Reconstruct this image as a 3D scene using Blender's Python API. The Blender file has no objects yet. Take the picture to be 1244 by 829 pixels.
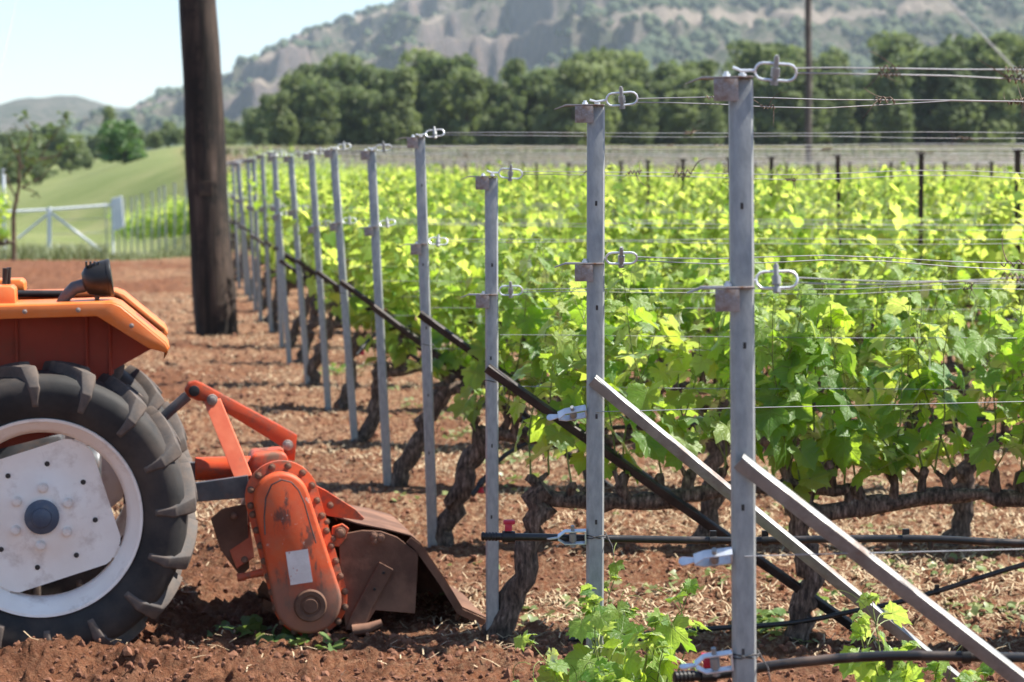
import bpy, bmesh, math, random
import numpy as np
from mathutils import Vector, Matrix, Euler, noise as mnoise

# ------------------------------------------------------------------ camera, sky, sun, exposure
scene = bpy.context.scene
COL = scene.collection
EYE = 1.7
F = 2764.0                                   # focal length in photo pixels (1244 wide)
PITCH = math.atan(197.5 / F)
cam_d = bpy.data.cameras.new('camera'); cam = bpy.data.objects.new('camera', cam_d); COL.objects.link(cam)
cam.location = (0, 0, EYE); cam.rotation_euler = (math.pi / 2 - PITCH, 0, 0)
cam_d.sensor_width = 36; cam_d.lens = 80; cam_d.clip_start = .1; cam_d.clip_end = 12000
cam_d.dof.use_dof = True; cam_d.dof.focus_distance = 6.4; cam_d.dof.aperture_fstop = 5.4
scene.camera = cam

SUN_EL = math.radians(55); SX, SY = .985, .15          # horizontal direction towards the sun
_n = math.hypot(SX, SY); SX /= _n; SY /= _n
TO_SUN = Vector((SX * math.cos(SUN_EL), SY * math.cos(SUN_EL), math.sin(SUN_EL)))
world = bpy.data.worlds.new('World'); scene.world = world; world.use_nodes = True
wn = world.node_tree.nodes; wl = world.node_tree.links
bgn = wn['Background']
sky = wn.new('ShaderNodeTexSky'); sky.sky_type = 'NISHITA'; sky.sun_disc = False
sky.sun_elevation = SUN_EL; sky.sun_rotation = math.atan2(SX, SY)
sky.air_density = 1.0; sky.dust_density = .25; sky.ozone_density = 2.4; sky.altitude = 200
tint = wn.new('ShaderNodeMix'); tint.data_type = 'RGBA'; tint.blend_type = 'MULTIPLY'; tint.inputs[0].default_value = 1; tint.inputs[7].default_value = (.96, .99, 1.02, 1)
wl.new(sky.outputs[0], tint.inputs[6]); wl.new(tint.outputs[2], bgn.inputs[0]); bgn.inputs[1].default_value = .070
sun_d = bpy.data.lights.new('sun', 'SUN'); sun_d.energy = 4.9; sun_d.angle = math.radians(.55); sun_d.color = (1, .94, .84)
sun = bpy.data.objects.new('sun', sun_d); COL.objects.link(sun)
sun.rotation_euler = TO_SUN.to_track_quat('Z', 'Y').to_euler(); sun.location = (20, 8, 30)
vs = scene.view_settings; vs.view_transform = 'Standard'; vs.look = 'None'; vs.gamma = 1; vs.exposure = 1.42
scene.cycles.max_bounces = 8; scene.cycles.transmission_bounces = 6; scene.cycles.volume_bounces = 1

# ------------------------------------------------------------------ helpers
rng = random.Random(7)
NR = np.random.default_rng(11)
FWD = Vector((0, math.cos(PITCH), -math.sin(PITCH))); UPV = Vector((0, math.sin(PITCH), math.cos(PITCH)))
def ray(px, py): return FWD + Vector((1, 0, 0)) * ((px - 622) / F) + UPV * ((414.5 - py) / F)
def at(px, py, Y):
    d = ray(px, py); return Vector((0, 0, EYE)) + d * (Y / d.y)
def sm(a, b, x):
    t = np.clip((x - a) / (b - a), 0, 1); return t * t * (3 - 2 * t)
def hash2(ix, iy, s):
    h = (ix.astype(np.int64) * 374761393 + iy.astype(np.int64) * 668265263 + s * 1274126177) & 0xffffffff
    h = ((h ^ (h >> 13)) * 1274126177) & 0xffffffff
    return ((h ^ (h >> 16)) & 0xffff) / 65535.0
def vn(x, y, s=0):
    ix = np.floor(x); iy = np.floor(y); fx = x - ix; fy = y - iy
    fx = fx * fx * (3 - 2 * fx); fy = fy * fy * (3 - 2 * fy)
    a = hash2(ix, iy, s); b = hash2(ix + 1, iy, s); c = hash2(ix, iy + 1, s); d = hash2(ix + 1, iy + 1, s)
    return a + (b - a) * fx + (c - a) * fy + (a - b - c + d) * fx * fy
def fbm(x, y, o=4, s=0):
    r = 0; a = .5
    for i in range(o):
        r = r + a * vn(x, y, s + i * 17); x = x * 2.03 + 5.1; y = y * 2.03 + 1.7; a *= .5
    return r

class MB:
    def __init__(s): s.v = []; s.f = []
    def add(s, vs_, fs):
        o = len(s.v); s.v += [tuple(p) for p in vs_]; s.f += [tuple(i + o for i in q) for q in fs]; return s
    def box(s, c, d, rot=None):
        h = [x / 2 for x in d]
        P = [Vector((sx * h[0], sy * h[1], sz * h[2])) for sx in (-1, 1) for sy in (-1, 1) for sz in (-1, 1)]
        if rot: P = [rot @ p for p in P]
        P = [p + Vector(c) for p in P]
        return s.add(P, [(0, 1, 3, 2), (4, 6, 7, 5), (0, 4, 5, 1), (2, 3, 7, 6), (0, 2, 6, 4), (1, 5, 7, 3)])
    def prism(s, poly, y0, y1):                     # polygon (x,z) extruded along y
        n = len(poly)
        V = [(x, y0, z) for x, z in poly] + [(x, y1, z) for x, z in poly]
        Fs = [tuple(range(n)), tuple(range(2 * n - 1, n - 1, -1))]
        for i in range(n):
            j = (i + 1) % n; Fs.append((i, i + n, j + n, j))
        return s.add(V, Fs)
    def tube(s, path, rad, n=8, cap=True, wob=0, seed=0):
        path = [Vector(p) for p in path]; m = len(path)
        if not hasattr(rad, '__len__'): rad = [rad] * m
        t0 = (path[1] - path[0]).normalized()
        ref = Vector((0, 0, 1)) if abs(t0.z) < .9 else Vector((1, 0, 0))
        u = t0.cross(ref).normalized(); o = len(s.v)
        for i, p in enumerate(path):
            t = (path[min(i + 1, m - 1)] - path[max(i - 1, 0)])
            if t.length < 1e-9: t = t0
            t.normalize(); u = (u - t * u.dot(t))
            if u.length < 1e-6: u = t.cross(Vector((.3, .5, .8)))
            u.normalize(); w = t.cross(u)
            for k in range(n):
                a = 2 * math.pi * k / n; r = rad[i]
                q = p + (u * math.cos(a) + w * math.sin(a)) * r
                if wob:
                    nv = mnoise.noise(q * 38 + Vector((seed, 0, 0))) + .6 * mnoise.noise(Vector((q.x * 90, q.y * 90, q.z * 22 + seed)))
                    q += (q - p) * wob * nv
                s.v.append(tuple(q))
        for i in range(m - 1):
            for k in range(n):
                a = o + i * n + k; b = o + i * n + (k + 1) % n
                s.f.append((a, b, b + n, a + n))
        if cap:
            s.f.append(tuple(o + k for k in range(n - 1, -1, -1))); e = o + (m - 1) * n
            s.f.append(tuple(e + k for k in range(n)))
        return s
    def cyl(s, a, b, r, n=16): return s.tube([a, b], r, n)
    def lathe(s, prof, n=48, c=(0, 0, 0), closed=False):   # profile (radius, y) turned about the y axis
        o = len(s.v); m = len(prof)
        for k in range(n):
            a = 2 * math.pi * k / n
            for r, y in prof: s.v.append((c[0] + r * math.cos(a), c[1] + y, c[2] + r * math.sin(a)))
        for k in range(n):
            for i in range(m if closed else m - 1):
                i2 = (i + 1) % m; k2 = (k + 1) % n
                s.f.append((o + k * m + i, o + k * m + i2, o + k2 * m + i2, o + k2 * m + i))
        return s

def make_mesh(name, mb, bevel=0, smooth=None, fix=True):
    me = bpy.data.meshes.new(name); me.from_pydata(mb.v, [], mb.f); me.validate()
    if fix or bevel:
        bm = bmesh.new(); bm.from_mesh(me); bmesh.ops.recalc_face_normals(bm, faces=bm.faces)
        if bevel:
            ed = [e for e in bm.edges if len(e.link_faces) == 2 and e.calc_face_angle(0) > .5]
            bmesh.ops.bevel(bm, geom=ed, offset=bevel, segments=2, profile=.5, affect='EDGES', clamp_overlap=True)
        bm.to_mesh(me); bm.free()
    if smooth is not None:
        me.shade_smooth(); me.set_sharp_from_angle(angle=math.radians(smooth))
    return me
def link(name, data, parent=None, mat=None, loc=None, mw=None):
    o = bpy.data.objects.new(name, data); COL.objects.link(o)
    if parent: o.parent = parent
    if loc is not None: o.location = loc
    if mw is not None: o.matrix_basis = mw
    if mat and data and not data.materials: data.materials.append(mat)
    return o
def obj(name, mb, mat, parent=None, loc=None, bevel=0, smooth=None, mw=None, fix=True):
    return link(name, make_mesh(name, mb, bevel, smooth, fix), parent, mat, loc, mw)
def tag(o, label=None, cat=None, group=None, kind=None):
    if label: o['label'] = label
    if cat: o['category'] = cat
    if group: o['group'] = group
    if kind: o['kind'] = kind
    return o
def empty(name, loc, rot=(0, 0, 0)):
    o = bpy.data.objects.new(name, None); COL.objects.link(o); o.location = loc; o.rotation_euler = rot
    o.empty_display_size = .1; return o
ORD = ['nearest', 'second', 'third', 'fourth', 'fifth', 'sixth', 'seventh', 'eighth', 'ninth', 'tenth', 'eleventh', 'twelfth',
       'thirteenth', 'fourteenth', 'fifteenth', 'sixteenth', 'seventeenth', 'eighteenth', 'nineteenth', 'twentieth']
def ordn(i):
    if i < 20: return ORD[i]
    return 'twenty-' + ['first', 'second', 'third', 'fourth', 'fifth', 'sixth', 'seventh', 'eighth', 'ninth'][i - 20] if i < 29 else 'thirtieth'

# ------------------------------------------------------------------ materials
def nodes(name):
    m = bpy.data.materials.new(name); m.use_nodes = True
    nt = m.node_tree; nt.nodes.clear(); out = nt.nodes.new('ShaderNodeOutputMaterial')
    return m, nt, out
class NT:
    def __init__(s, nt): s.nt = nt
    def n(s, typ, **kw):
        nd = s.nt.nodes.new(typ)
        for k, v in kw.items():
            if k == 'op': nd.operation = v
            elif k == 'bt': nd.blend_type = v
            else: setattr(nd, k, v)
        return nd
    def link(s, a, b): s.nt.links.new(a, b)
    def val(s, sock, v):
        if isinstance(v, bpy.types.NodeSocket): s.link(v, sock)
        else: sock.default_value = v
    def noise(s, vec, scale, detail=4, rough=.55, dist=0):
        nd = s.n('ShaderNodeTexNoise'); s.val(nd.inputs['Vector'], vec) if vec is not None else None
        nd.inputs['Scale'].default_value = scale; nd.inputs['Detail'].default_value = detail
        nd.inputs['Roughness'].default_value = rough; nd.inputs['Distortion'].default_value = dist
        return nd.outputs['Fac']
    def ramp(s, fac, stops, interp='LINEAR'):
        nd = s.n('ShaderNodeValToRGB'); s.link(fac, nd.inputs[0]); cr = nd.color_ramp; cr.interpolation = interp
        while len(cr.elements) < len(stops): cr.elements.new(.5)
        for e, (p, c) in zip(cr.elements, stops):
            e.position = p; e.color = (c if hasattr(c, '__len__') else (c, c, c)) + (1,) if not (hasattr(c, '__len__') and len(c) == 4) else c
        return nd.outputs[0]
    def mix(s, fac, a, b, bt='MIX'):
        nd = s.n('ShaderNodeMix', data_type='RGBA', blend_type=bt)
        s.val(nd.inputs[0], fac); 
        for sock, v in ((nd.inputs[6], a), (nd.inputs[7], b)):
            if isinstance(v, bpy.types.NodeSocket): s.link(v, sock)
            else: sock.default_value = tuple(v) + (1,)
        return nd.outputs[2]
    def math(s, op, a, b=0.0, c=None):
        nd = s.n('ShaderNodeMath', op=op); s.val(nd.inputs[0], a); s.val(nd.inputs[1], b)
        if c is not None: s.val(nd.inputs[2], c)
        return nd.outputs[0]
    def mapping(s, vec, scale):
        nd = s.n('ShaderNodeMapping'); s.link(vec, nd.inputs[0]); nd.inputs['Scale'].default_value = scale; return nd.outputs[0]
    def bump(s, h, strength=.3, dist=.01):
        nd = s.n('ShaderNodeBump'); s.link(h, nd.inputs['Height']); nd.inputs['Strength'].default_value = strength
        nd.inputs['Distance'].default_value = dist; return nd.outputs[0]
def coords(g, kind='Object'): return g.n('ShaderNodeTexCoord').outputs[kind]
def worldpos(g): return g.n('ShaderNodeNewGeometry').outputs['Position']
def P(g, out, color, rough=.6, metal=0., normal=None, spec=.5, coat=0):
    b = g.n('ShaderNodeBsdfPrincipled')
    if isinstance(color, bpy.types.NodeSocket): g.link(color, b.inputs['Base Color'])
    else: b.inputs['Base Color'].default_value = tuple(color) + (1,)
    g.val(b.inputs['Roughness'], rough); g.val(b.inputs['Metallic'], metal)
    b.inputs['Specular IOR Level'].default_value = spec
    b.inputs['Coat Weight'].default_value = coat
    if normal is not None: g.link(normal, b.inputs['Normal'])
    g.link(b.outputs[0], out.inputs['Surface']); return b

def mat_mix(name, c1, c2, scale=8, rough=.7, metal=0, lo=.4, hi=.62, bumpd=0., bscale=60, c3=None, stretch=None, spec=.4, dirt=None, dscale=5, dlo=.5, dhi=.7, coord='Object'):
    m, nt, out = nodes(name); g = NT(nt); co = worldpos(g) if coord == 'World' else coords(g, coord)
    if stretch: co2 = g.mapping(co, stretch)
    else: co2 = co
    f = g.noise(co2, scale, 6, .6)
    stops = [(lo, tuple(c1)), (hi, tuple(c2))]
    if c3: stops.append((min(hi + .12, 1), tuple(c3)))
    col = g.ramp(f, stops); mt = metal; rg = rough
    if dirt:
        df = g.ramp(g.noise(co, dscale, 8, .68), [(dlo, 0.), (dhi, 1.)])
        col = g.mix(df, col, dirt)
        if metal: mt = g.math('MULTIPLY', g.math('SUBTRACT', 1.0, df), metal)
        rg = g.math('ADD', g.math('MULTIPLY', df, .9 - rough), rough)
    nrm = g.bump(g.noise(co2, bscale, 4, .6), .6, bumpd) if bumpd else None
    P(g, out, col, rg, mt, nrm, spec); return m

M = {}
SOIL = (.185, .070, .033)
M['galv'] = mat_mix('galvanised_steel', (.26, .272, .27), (.36, .37, .365), 55, .5, .3, .35, .65, .0006, 260, dirt=(.20, .17, .15), dscale=7, dlo=.6, dhi=.78, stretch=(1, 1, .4))
M['galv_bright'] = mat_mix('bright_zinc', (.62, .66, .71), (.78, .81, .85), 40, .35, .4, dirt=(.30, .28, .27), dscale=18, dlo=.6, dhi=.8)
M['bracket'] = mat_mix('weathered_bracket_steel', (.30, .29, .29), (.42, .41, .41), 30, .5, .4, dirt=(.17, .09, .05), dscale=14, dlo=.48, dhi=.64)
M['brace_rust'] = mat_mix('rusted_galvanised_angle', (.22, .225, .22), (.32, .32, .31), 20, .5, .4, .35, .65, .0005, 120, dirt=(.19, .125, .095), dscale=6, dlo=.48, dhi=.68)
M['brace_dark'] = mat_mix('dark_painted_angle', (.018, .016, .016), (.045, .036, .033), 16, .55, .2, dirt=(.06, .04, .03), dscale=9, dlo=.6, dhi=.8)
M['line_post'] = mat_mix('dark_line_post', (.03, .022, .018), (.07, .045, .03), 9, .8)
M['wire'] = mat_mix('trellis_wire', (.36, .36, .37), (.55, .55, .56), 3, .4, .6, dirt=(.22, .16, .12), dscale=2.5, dlo=.55, dhi=.7)
M['cable'] = mat_mix('cable', (.30, .30, .31), (.4, .4, .41), 3, .6)
M['hose'] = mat_mix('black_polythene_pipe', (.012, .012, .013), (.022, .021, .021), 12, .34, 0, dirt=(.12, .075, .055), dscale=6, dlo=.52, dhi=.8, spec=.5)
M['tie'] = mat_mix('tie_wire', (.03, .03, .03), (.07, .06, .06), 30, .6)
M['red_plastic'] = mat_mix('red_plastic', (.50, .02, .05), (.62, .06, .10), 30, .4)
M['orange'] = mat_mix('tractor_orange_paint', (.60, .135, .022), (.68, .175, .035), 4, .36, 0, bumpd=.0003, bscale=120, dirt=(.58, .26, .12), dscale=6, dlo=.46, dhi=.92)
M['red_orange'] = mat_mix('tiller_red_orange_paint', (.50, .062, .018), (.60, .095, .026), 6, .42, 0, bumpd=.0005, bscale=90, dirt=(.16, .085, .058), dscale=11, dlo=.46, dhi=.62)
M['red_sunlit'] = mat_mix('tiller_red_sunlit', (.58, .115, .055), (.66, .17, .085), 8, .45, 0, bumpd=.0004, bscale=90, dirt=(.22, .11, .07), dscale=9, dlo=.56, dhi=.75)  # tiller red made paler: sunlight on stay and front bracket put into the colour
M['fender_shaded'] = mat_mix('fender_orange_shaded', (.30, .032, .012), (.36, .045, .018), 5, .5, dirt=(.16, .07, .045), dscale=4, dlo=.5, dhi=.8)  # fender paint darkened: shade under the fender top is in the skirt's colour
M['rim'] = mat_mix('off_white_wheel_paint', (.86, .785, .715), (.92, .855, .79), 5, .42, 0, bumpd=.0003, bscale=120, dirt=(.36, .23, .16), dscale=6, dlo=.52, dhi=.80)
M['hub'] = mat_mix('slate_blue_hub', (.055, .075, .115), (.09, .11, .15), 14, .5, dirt=(.2, .16, .14), dscale=14, dlo=.55, dhi=.8)
M['tyre'] = mat_mix('dusty_tyre_rubber', (.014, .0135, .014), (.030, .028, .028), 6, .72, 0, bumpd=.0006, bscale=160, dirt=(.095, .070, .055), dscale=3.5, dlo=.45, dhi=.85)
M['lug'] = mat_mix('scuffed_tread_rubber', (.028, .026, .026), (.06, .055, .054), 7, .66, 0, bumpd=.0006, bscale=160, dirt=(.17, .125, .10), dscale=6, dlo=.42, dhi=.75)
M['black'] = mat_mix('black_plastic', (.012, .012, .013), (.026, .025, .025), 10, .42, dirt=(.12, .09, .08), dscale=8, dlo=.58, dhi=.85)
M['greysteel'] = mat_mix('dark_bar_steel', (.075, .08, .09), (.13, .13, .14), 10, .45, .4, dirt=(.20, .11, .075), dscale=7, dlo=.5, dhi=.7)
M['rust'] = mat_mix('soil_caked_steel', (.105, .052, .034), (.17, .088, .058), 7, .8, .1, bumpd=.0015, bscale=70, dirt=(.24, .125, .08), dscale=5, dlo=.48, dhi=.7)
M['bolt'] = mat_mix('dull_bolt_head', (.30, .25, .22), (.42, .37, .33), 30, .5, .5, dirt=(.2, .1, .06), dscale=25, dlo=.5, dhi=.7)
M['bolt_dirty'] = mat_mix('earthy_bolt_head', (.13, .07, .045), (.22, .12, .08), 30, .75, .2)
M['sticker'] = mat_mix('worn_white_sticker', (.62, .57, .55), (.72, .68, .66), 20, .5, dirt=(.45, .10, .06), dscale=45, dlo=.62, dhi=.68)
M['bark'] = mat_mix('vine_bark', (.030, .021, .016), (.13, .092, .070), 30, .9, 0, .38, .56, .012, 48, c3=(.27, .205, .165), stretch=(2.2, 2.2, .6))
M['cane'] = mat_mix('green_cane', (.11, .16, .035), (.20, .22, .06), 20, .6)
M['dry_tendril'] = mat_mix('dry_tendril', (.10, .07, .05), (.24, .17, .12), 40, .85)
M['polewood'] = mat_mix('weathered_pole_timber', (.008, .006, .005), (.060, .040, .031), 7, .9, 0, .38, .60, .02, 26, c3=(.12, .084, .068), stretch=(1.5, 1.5, .13), dirt=(.012, .009, .008), dscale=2.2, dlo=.50, dhi=.60)
M['greypole'] = mat_mix('grey_timber_pole', (.07, .06, .055), (.12, .10, .09), 3, .9)
M['gate'] = mat_mix('pale_gate_paint', (.62, .66, .72), (.72, .75, .80), 4, .5)
M['pinebark'] = mat_mix('pine_bark', (.07, .045, .03), (.15, .10, .07), 4, .9)
M['straw'] = mat_mix('straw', (.32, .24, .15), (.50, .39, .255), .9, .85, coord='World')
M['clod'] = mat_mix('soil_clods', (.12, .050, .028), (.23, .108, .064), 9.0, .95, 0, .35, .7, .004, 60, coord='World')

def case_mat():
    m, nt, out = nodes('tiller_case_paint'); g = NT(nt); co = coords(g); sp = g.n('ShaderNodeSeparateXYZ'); g.link(co, sp.inputs[0])
    col = g.ramp(g.noise(co, 6, 6, .6), [(.4, (.48, .058, .014)), (.62, (.56, .085, .020))])
    sc = g.ramp(g.noise(g.mapping(co, (1, 1, .35)), 16, 8, .72), [(.54, 0.), (.61, .85)]); col = g.mix(sc, col, (.055, .032, .026))
    ch = g.ramp(g.noise(co, 30, 8, .75), [(.62, 0.), (.66, .7)]); col = g.mix(ch, col, (.46, .40, .36))
    h = g.math('ADD', sp.outputs[2], g.math('MULTIPLY', g.noise(co, 7, 6, .7), -.30)); mud = g.ramp(h, [(.02, 1.), (.12, 0.)])
    col = g.mix(g.math('MULTIPLY', mud, .85), col, (.20, .115, .082))
    du = g.ramp(g.noise(co, 11, 9, .75), [(.48, 0.), (.72, .5)]); col = g.mix(du, col, (.36, .14, .075))
    P(g, out, col, g.math('ADD', g.math('MULTIPLY', mud, .3), .58), 0, g.bump(g.noise(co, 90, 4, .6), .5, .0006), .4); return m
M['case'] = case_mat()
def foliage_mat(name, c_dark, c_light, t_dark, t_light, trans=.45, gloss=.08, veins=True, rough=.42, tree=False):
    m, nt, out = nodes(name); g = NT(nt)
    oi = g.n('ShaderNodeObjectInfo').outputs['Random']; gi = g.n('ShaderNodeNewGeometry')
    r = g.math('FRACT', g.math('ADD', oi, gi.outputs['Random Per Island']))
    if tree: r = g.math('ADD', g.math('MULTIPLY', oi, .6), g.math('MULTIPLY', gi.outputs['Random Per Island'], .4))
    dc = g.mix(r, c_dark, c_light); tc = g.mix(r, t_dark, t_light)
    dc = g.mix(g.math('MULTIPLY', gi.outputs['Backfacing'], .35), dc, (.30, .36, .20))   # paler, felted underside
    nrm = None
    if veins:
        uv = g.n('ShaderNodeUVMap').outputs[0]; sp = g.n('ShaderNodeSeparateXYZ'); g.link(uv, sp.inputs[0])
        th = g.math('ARCTAN2', sp.outputs[0], sp.outputs[1])
        rr = g.math('SQRT', g.math('ADD', g.math('MULTIPLY', sp.outputs[0], sp.outputs[0]), g.math('MULTIPLY', sp.outputs[1], sp.outputs[1])))
        fr = g.math('ABSOLUTE', g.math('SUBTRACT', g.math('FRACT', g.math('ADD', g.math('DIVIDE', th, .925), .5)), .5))
        d = g.math('MULTIPLY', fr, rr)
        vein = g.ramp(d, [(0., 1.), (.028, 0.)])
        # side veins
        sv = g.math('ABSOLUTE', g.math('SUBTRACT', g.math('FRACT', g.math('MULTIPLY', g.math('SUBTRACT', rr, g.math('MULTIPLY', d, 1.2)), 7.0)), .5))
        sv = g.ramp(sv, [(0., .55), (.12, 0.)])
        v = g.math('MAXIMUM', vein, sv)
        dc = g.mix(g.math('MULTIPLY', v, .45), dc, (.30, .36, .13)); tc = g.mix(g.math('MULTIPLY', v, .35), tc, (.55, .62, .18))
        bl = g.math('SUBTRACT', g.noise(uv, 6, 3), g.math('MULTIPLY', v, .5)); nrm = g.bump(bl, .55, .006)
    df = g.n('ShaderNodeBsdfDiffuse'); g.link(dc, df.inputs[0]); tr = g.n('ShaderNodeBsdfTranslucent'); g.link(tc, tr.inputs[0])
    gl = g.n('ShaderNodeBsdfGlossy'); gl.inputs['Roughness'].default_value = rough
    if nrm is not None:
        for s_ in (df, tr, gl): g.link(nrm, s_.inputs['Normal'])
    a = g.n('ShaderNodeMixShader'); a.inputs[0].default_value = trans; g.link(df.outputs[0], a.inputs[1]); g.link(tr.outputs[0], a.inputs[2])
    b = g.n('ShaderNodeMixShader')
    fz = g.n('ShaderNodeFresnel'); fz.inputs[0].default_value = 1.35
    g.link(g.math('ADD', g.math('MULTIPLY', fz.outputs[0], .42 if veins else .10), gloss), b.inputs[0])
    g.link(a.outputs[0], b.inputs[1]); g.link(gl.outputs[0], b.inputs[2])
    g.link(b.outputs[0], out.inputs['Surface']); return m
M['leaf'] = foliage_mat('vine_leaf', (.065, .165, .030), (.135, .26, .055), (.33, .62, .03), (.68, .86, .07), .60, .015)
M['leaf_young'] = foliage_mat('young_vine_leaf', (.15, .27, .06), (.25, .36, .09), (.48, .72, .07), (.72, .86, .16), .60, .012)
M['leaf_far'] = foliage_mat('vine_leaf_far', (.065, .17, .028), (.17, .30, .055), (.38, .58, .05), (.78, .86, .17), .62, .006, veins=False, rough=.6)
M['pine'] = foliage_mat('pine_needles', (.075, .108, .050), (.21, .25, .11), (.10, .15, .045), (.26, .32, .10), .42, .005, False, .7, True)
M['olive'] = foliage_mat('scrub_tree_leaves', (.08, .115, .05), (.17, .21, .09), (.12, .17, .05), (.22, .28, .08), .3, .005, False, .6, True)
M['bright_bush'] = foliage_mat('green_bush_leaves', (.045, .11, .028), (.075, .16, .035), (.10, .22, .03), (.16, .28, .04), .35, .03, False, .6)
M['sapling'] = foliage_mat('sapling_leaves', (.035, .075, .022), (.07, .12, .03), (.10, .18, .03), (.16, .26, .04), .35, .05, False, .5)
M['weed'] = foliage_mat('weed_leaves', (.07, .14, .03), (.14, .22, .05), (.2, .34, .05), (.32, .42, .08), .4, .05, False)
M['wilted'] = foliage_mat('wilted_cut_leaves', (.12, .17, .06), (.28, .30, .13), (.2, .28, .08), (.3, .36, .12), .3, .03, False)
M['drygrass'] = foliage_mat('tall_dry_grass', (.09, .125, .042), (.18, .18, .08), (.10, .14, .04), (.17, .18, .06), .3, .0, False, .8)
M['shrub'] = mat_mix('mountain_shrub', (.030, .050, .022), (.070, .090, .038), .05, .95, coord='World')

# ground: zone colours come from a vertex attribute (what the land is), soil grain from noise
def ground_mat():
    m, nt, out = nodes('ground_soil_and_meadow'); g = NT(nt); co = worldpos(g)
    zn = g.n('ShaderNodeVertexColor'); zn.layer_name = 'zone'; sp = g.n('ShaderNodeSeparateColor'); g.link(zn.outputs[0], sp.inputs[0])
    n1 = g.noise(co, 1.1, 8, .7); n2 = g.noise(co, 34, 7, .72); n3 = g.noise(co, 110, 3, .6)
    soil = g.ramp(n2, [(.30, (.050, .017, .009)), (.48, SOIL), (.68, (.255, .118, .066))])
    soil = g.mix(g.ramp(n1, [(.42, 0.), (.70, .8)]), soil, (.205, .100, .060), 'MIX')
    soil = g.mix(g.ramp(g.noise(co, 5.5, 8, .75), [(.40, .75), (.58, 0.)]), soil, (.085, .033, .018))
    pale = g.ramp(g.noise(co, 60, 5, .75), [(.56, 0.), (.66, 1.)])
    # straw litter and dried soil crumbs between the rows
    lit = g.ramp(g.noise(g.mapping(co, (1, .55, 1)), 38, 7, .8), [(.47, 0.), (.60, 1.)])
    lit = g.math('MULTIPLY', lit, sp.outputs[1])
    soil = g.mix(g.math('MULTIPLY', pale, .35), soil, (.29, .16, .105))
    soil = g.mix(g.math('MULTIPLY', lit, .8), soil, (.44, .32, .20))
    grass = g.ramp(g.noise(co, .22, 6, .65), [(.35, (.13, .165, .055)), (.55, (.18, .205, .080)), (.75, (.25, .245, .12))])
    grass = g.mix(g.ramp(g.noise(co, 3.0, 5, .7), [(.4, 0.), (.7, .35)]), grass, (.09, .13, .035))
    dry = g.ramp(g.noise(co, .35, 7, .7), [(.35, (.085, .08, .05)), (.55, (.135, .115, .085)), (.72, (.10, .115, .05))])
    c = g.mix(sp.outputs[0], soil, grass); c = g.mix(sp.outputs[2], c, dry)
    h = g.math('ADD', n2, g.math('MULTIPLY', n3, .35))
    P(g, out, c, .96, 0, g.bump(h, 1.0, .035), .15); return m
M['ground'] = ground_mat()

def rock_mat():
    m, nt, out = nodes('mountain_scrub_and_rock'); g = NT(nt); co = worldpos(g)
    zn = g.n('ShaderNodeVertexColor'); zn.layer_name = 'zone'; sp = g.n('ShaderNodeSeparateColor'); g.link(zn.outputs[0], sp.inputs[0])
    veg = g.ramp(g.noise(co, .06, 10, .78), [(.36, (.040, .060, .026)), (.48, (.085, .095, .05)), (.57, (.20, .175, .14)), (.75, (.31, .265, .22))])
    rk = g.ramp(g.noise(g.mapping(co, (1, 1, .35)), .11, 10, .8), [(.32, (.09, .08, .08)), (.5, (.19, .16, .15)), (.68, (.30, .215, .165))])
    pale = g.ramp(g.noise(co, .03, 6, .6), [(.3, (.28, .235, .19)), (.7, (.42, .34, .27))])
    c = g.mix(sp.outputs[0], veg, rk); c = g.mix(sp.outputs[1], c, pale)
    P(g, out, c, .95, 0, g.bump(g.noise(g.mapping(co, (1, 1, .4)), .09, 8, .75), 1.0, 14), .1); return m
M['rock'] = rock_mat()

# ------------------------------------------------------------------ terrain
def xr(y): return 1.187 - .154 * y                       # where the rows end
Rk = ([0, 22, 35, 50, 68, 80, 110, 220, 400, 700, 5000], [0, 0, .03, .16, .40, .95, 2.7, 4.9, 7, 8, 8])
Lk = ([0, 46, 60, 85, 110, 160, 220, 300, 500, 700, 5000], [0, 0, -.42, -1.1, -.75, .15, 1.7, 3.5, 6, 8, 8])
def gbase(x, y):
    x = np.asarray(x, float); y = np.asarray(y, float); s = x - xr(y)
    k = sm(90, 125, y); lo = -2 - 12 * k; hi = 3 - 1 * k
    w = sm(0, 1, (s - lo) / (hi - lo))
    return np.interp(y, *Lk) * (1 - w) + np.interp(y, *Rk) * w
def grelief(x, y):
    far = 1 - sm(44, 72, y)
    z = .075 * (fbm(x * .9, y * .9, 3, 3) - .47) + .055 * (fbm(x * 5, y * 5, 3, 9) - .47)
    a = fbm(x * 14, y * 14, 4, 21); z = z + .115 * (np.maximum(a, .40) - .52) 
    b = 1 - np.abs(2 * vn(x * 27, y * 27, 40) - 1); z = z + .022 * (b - .5) + .020 * (fbm(x * 52, y * 52, 2, 55) - .37) * (1 - sm(11, 15, y))
    left = 1 - sm(-1.2, -.2, x - xr(y)); rough = .75 + .5 * left
    mound = .062 * np.exp(-((x + 1.75) / .50) ** 2 - ((y - 7.96) / .14) ** 2)
    return z * far * rough + mound
def gz(x, y): return float(gbase(x, y) + grelief(np.array([float(x)]), np.array([float(y)]))[0])

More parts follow.
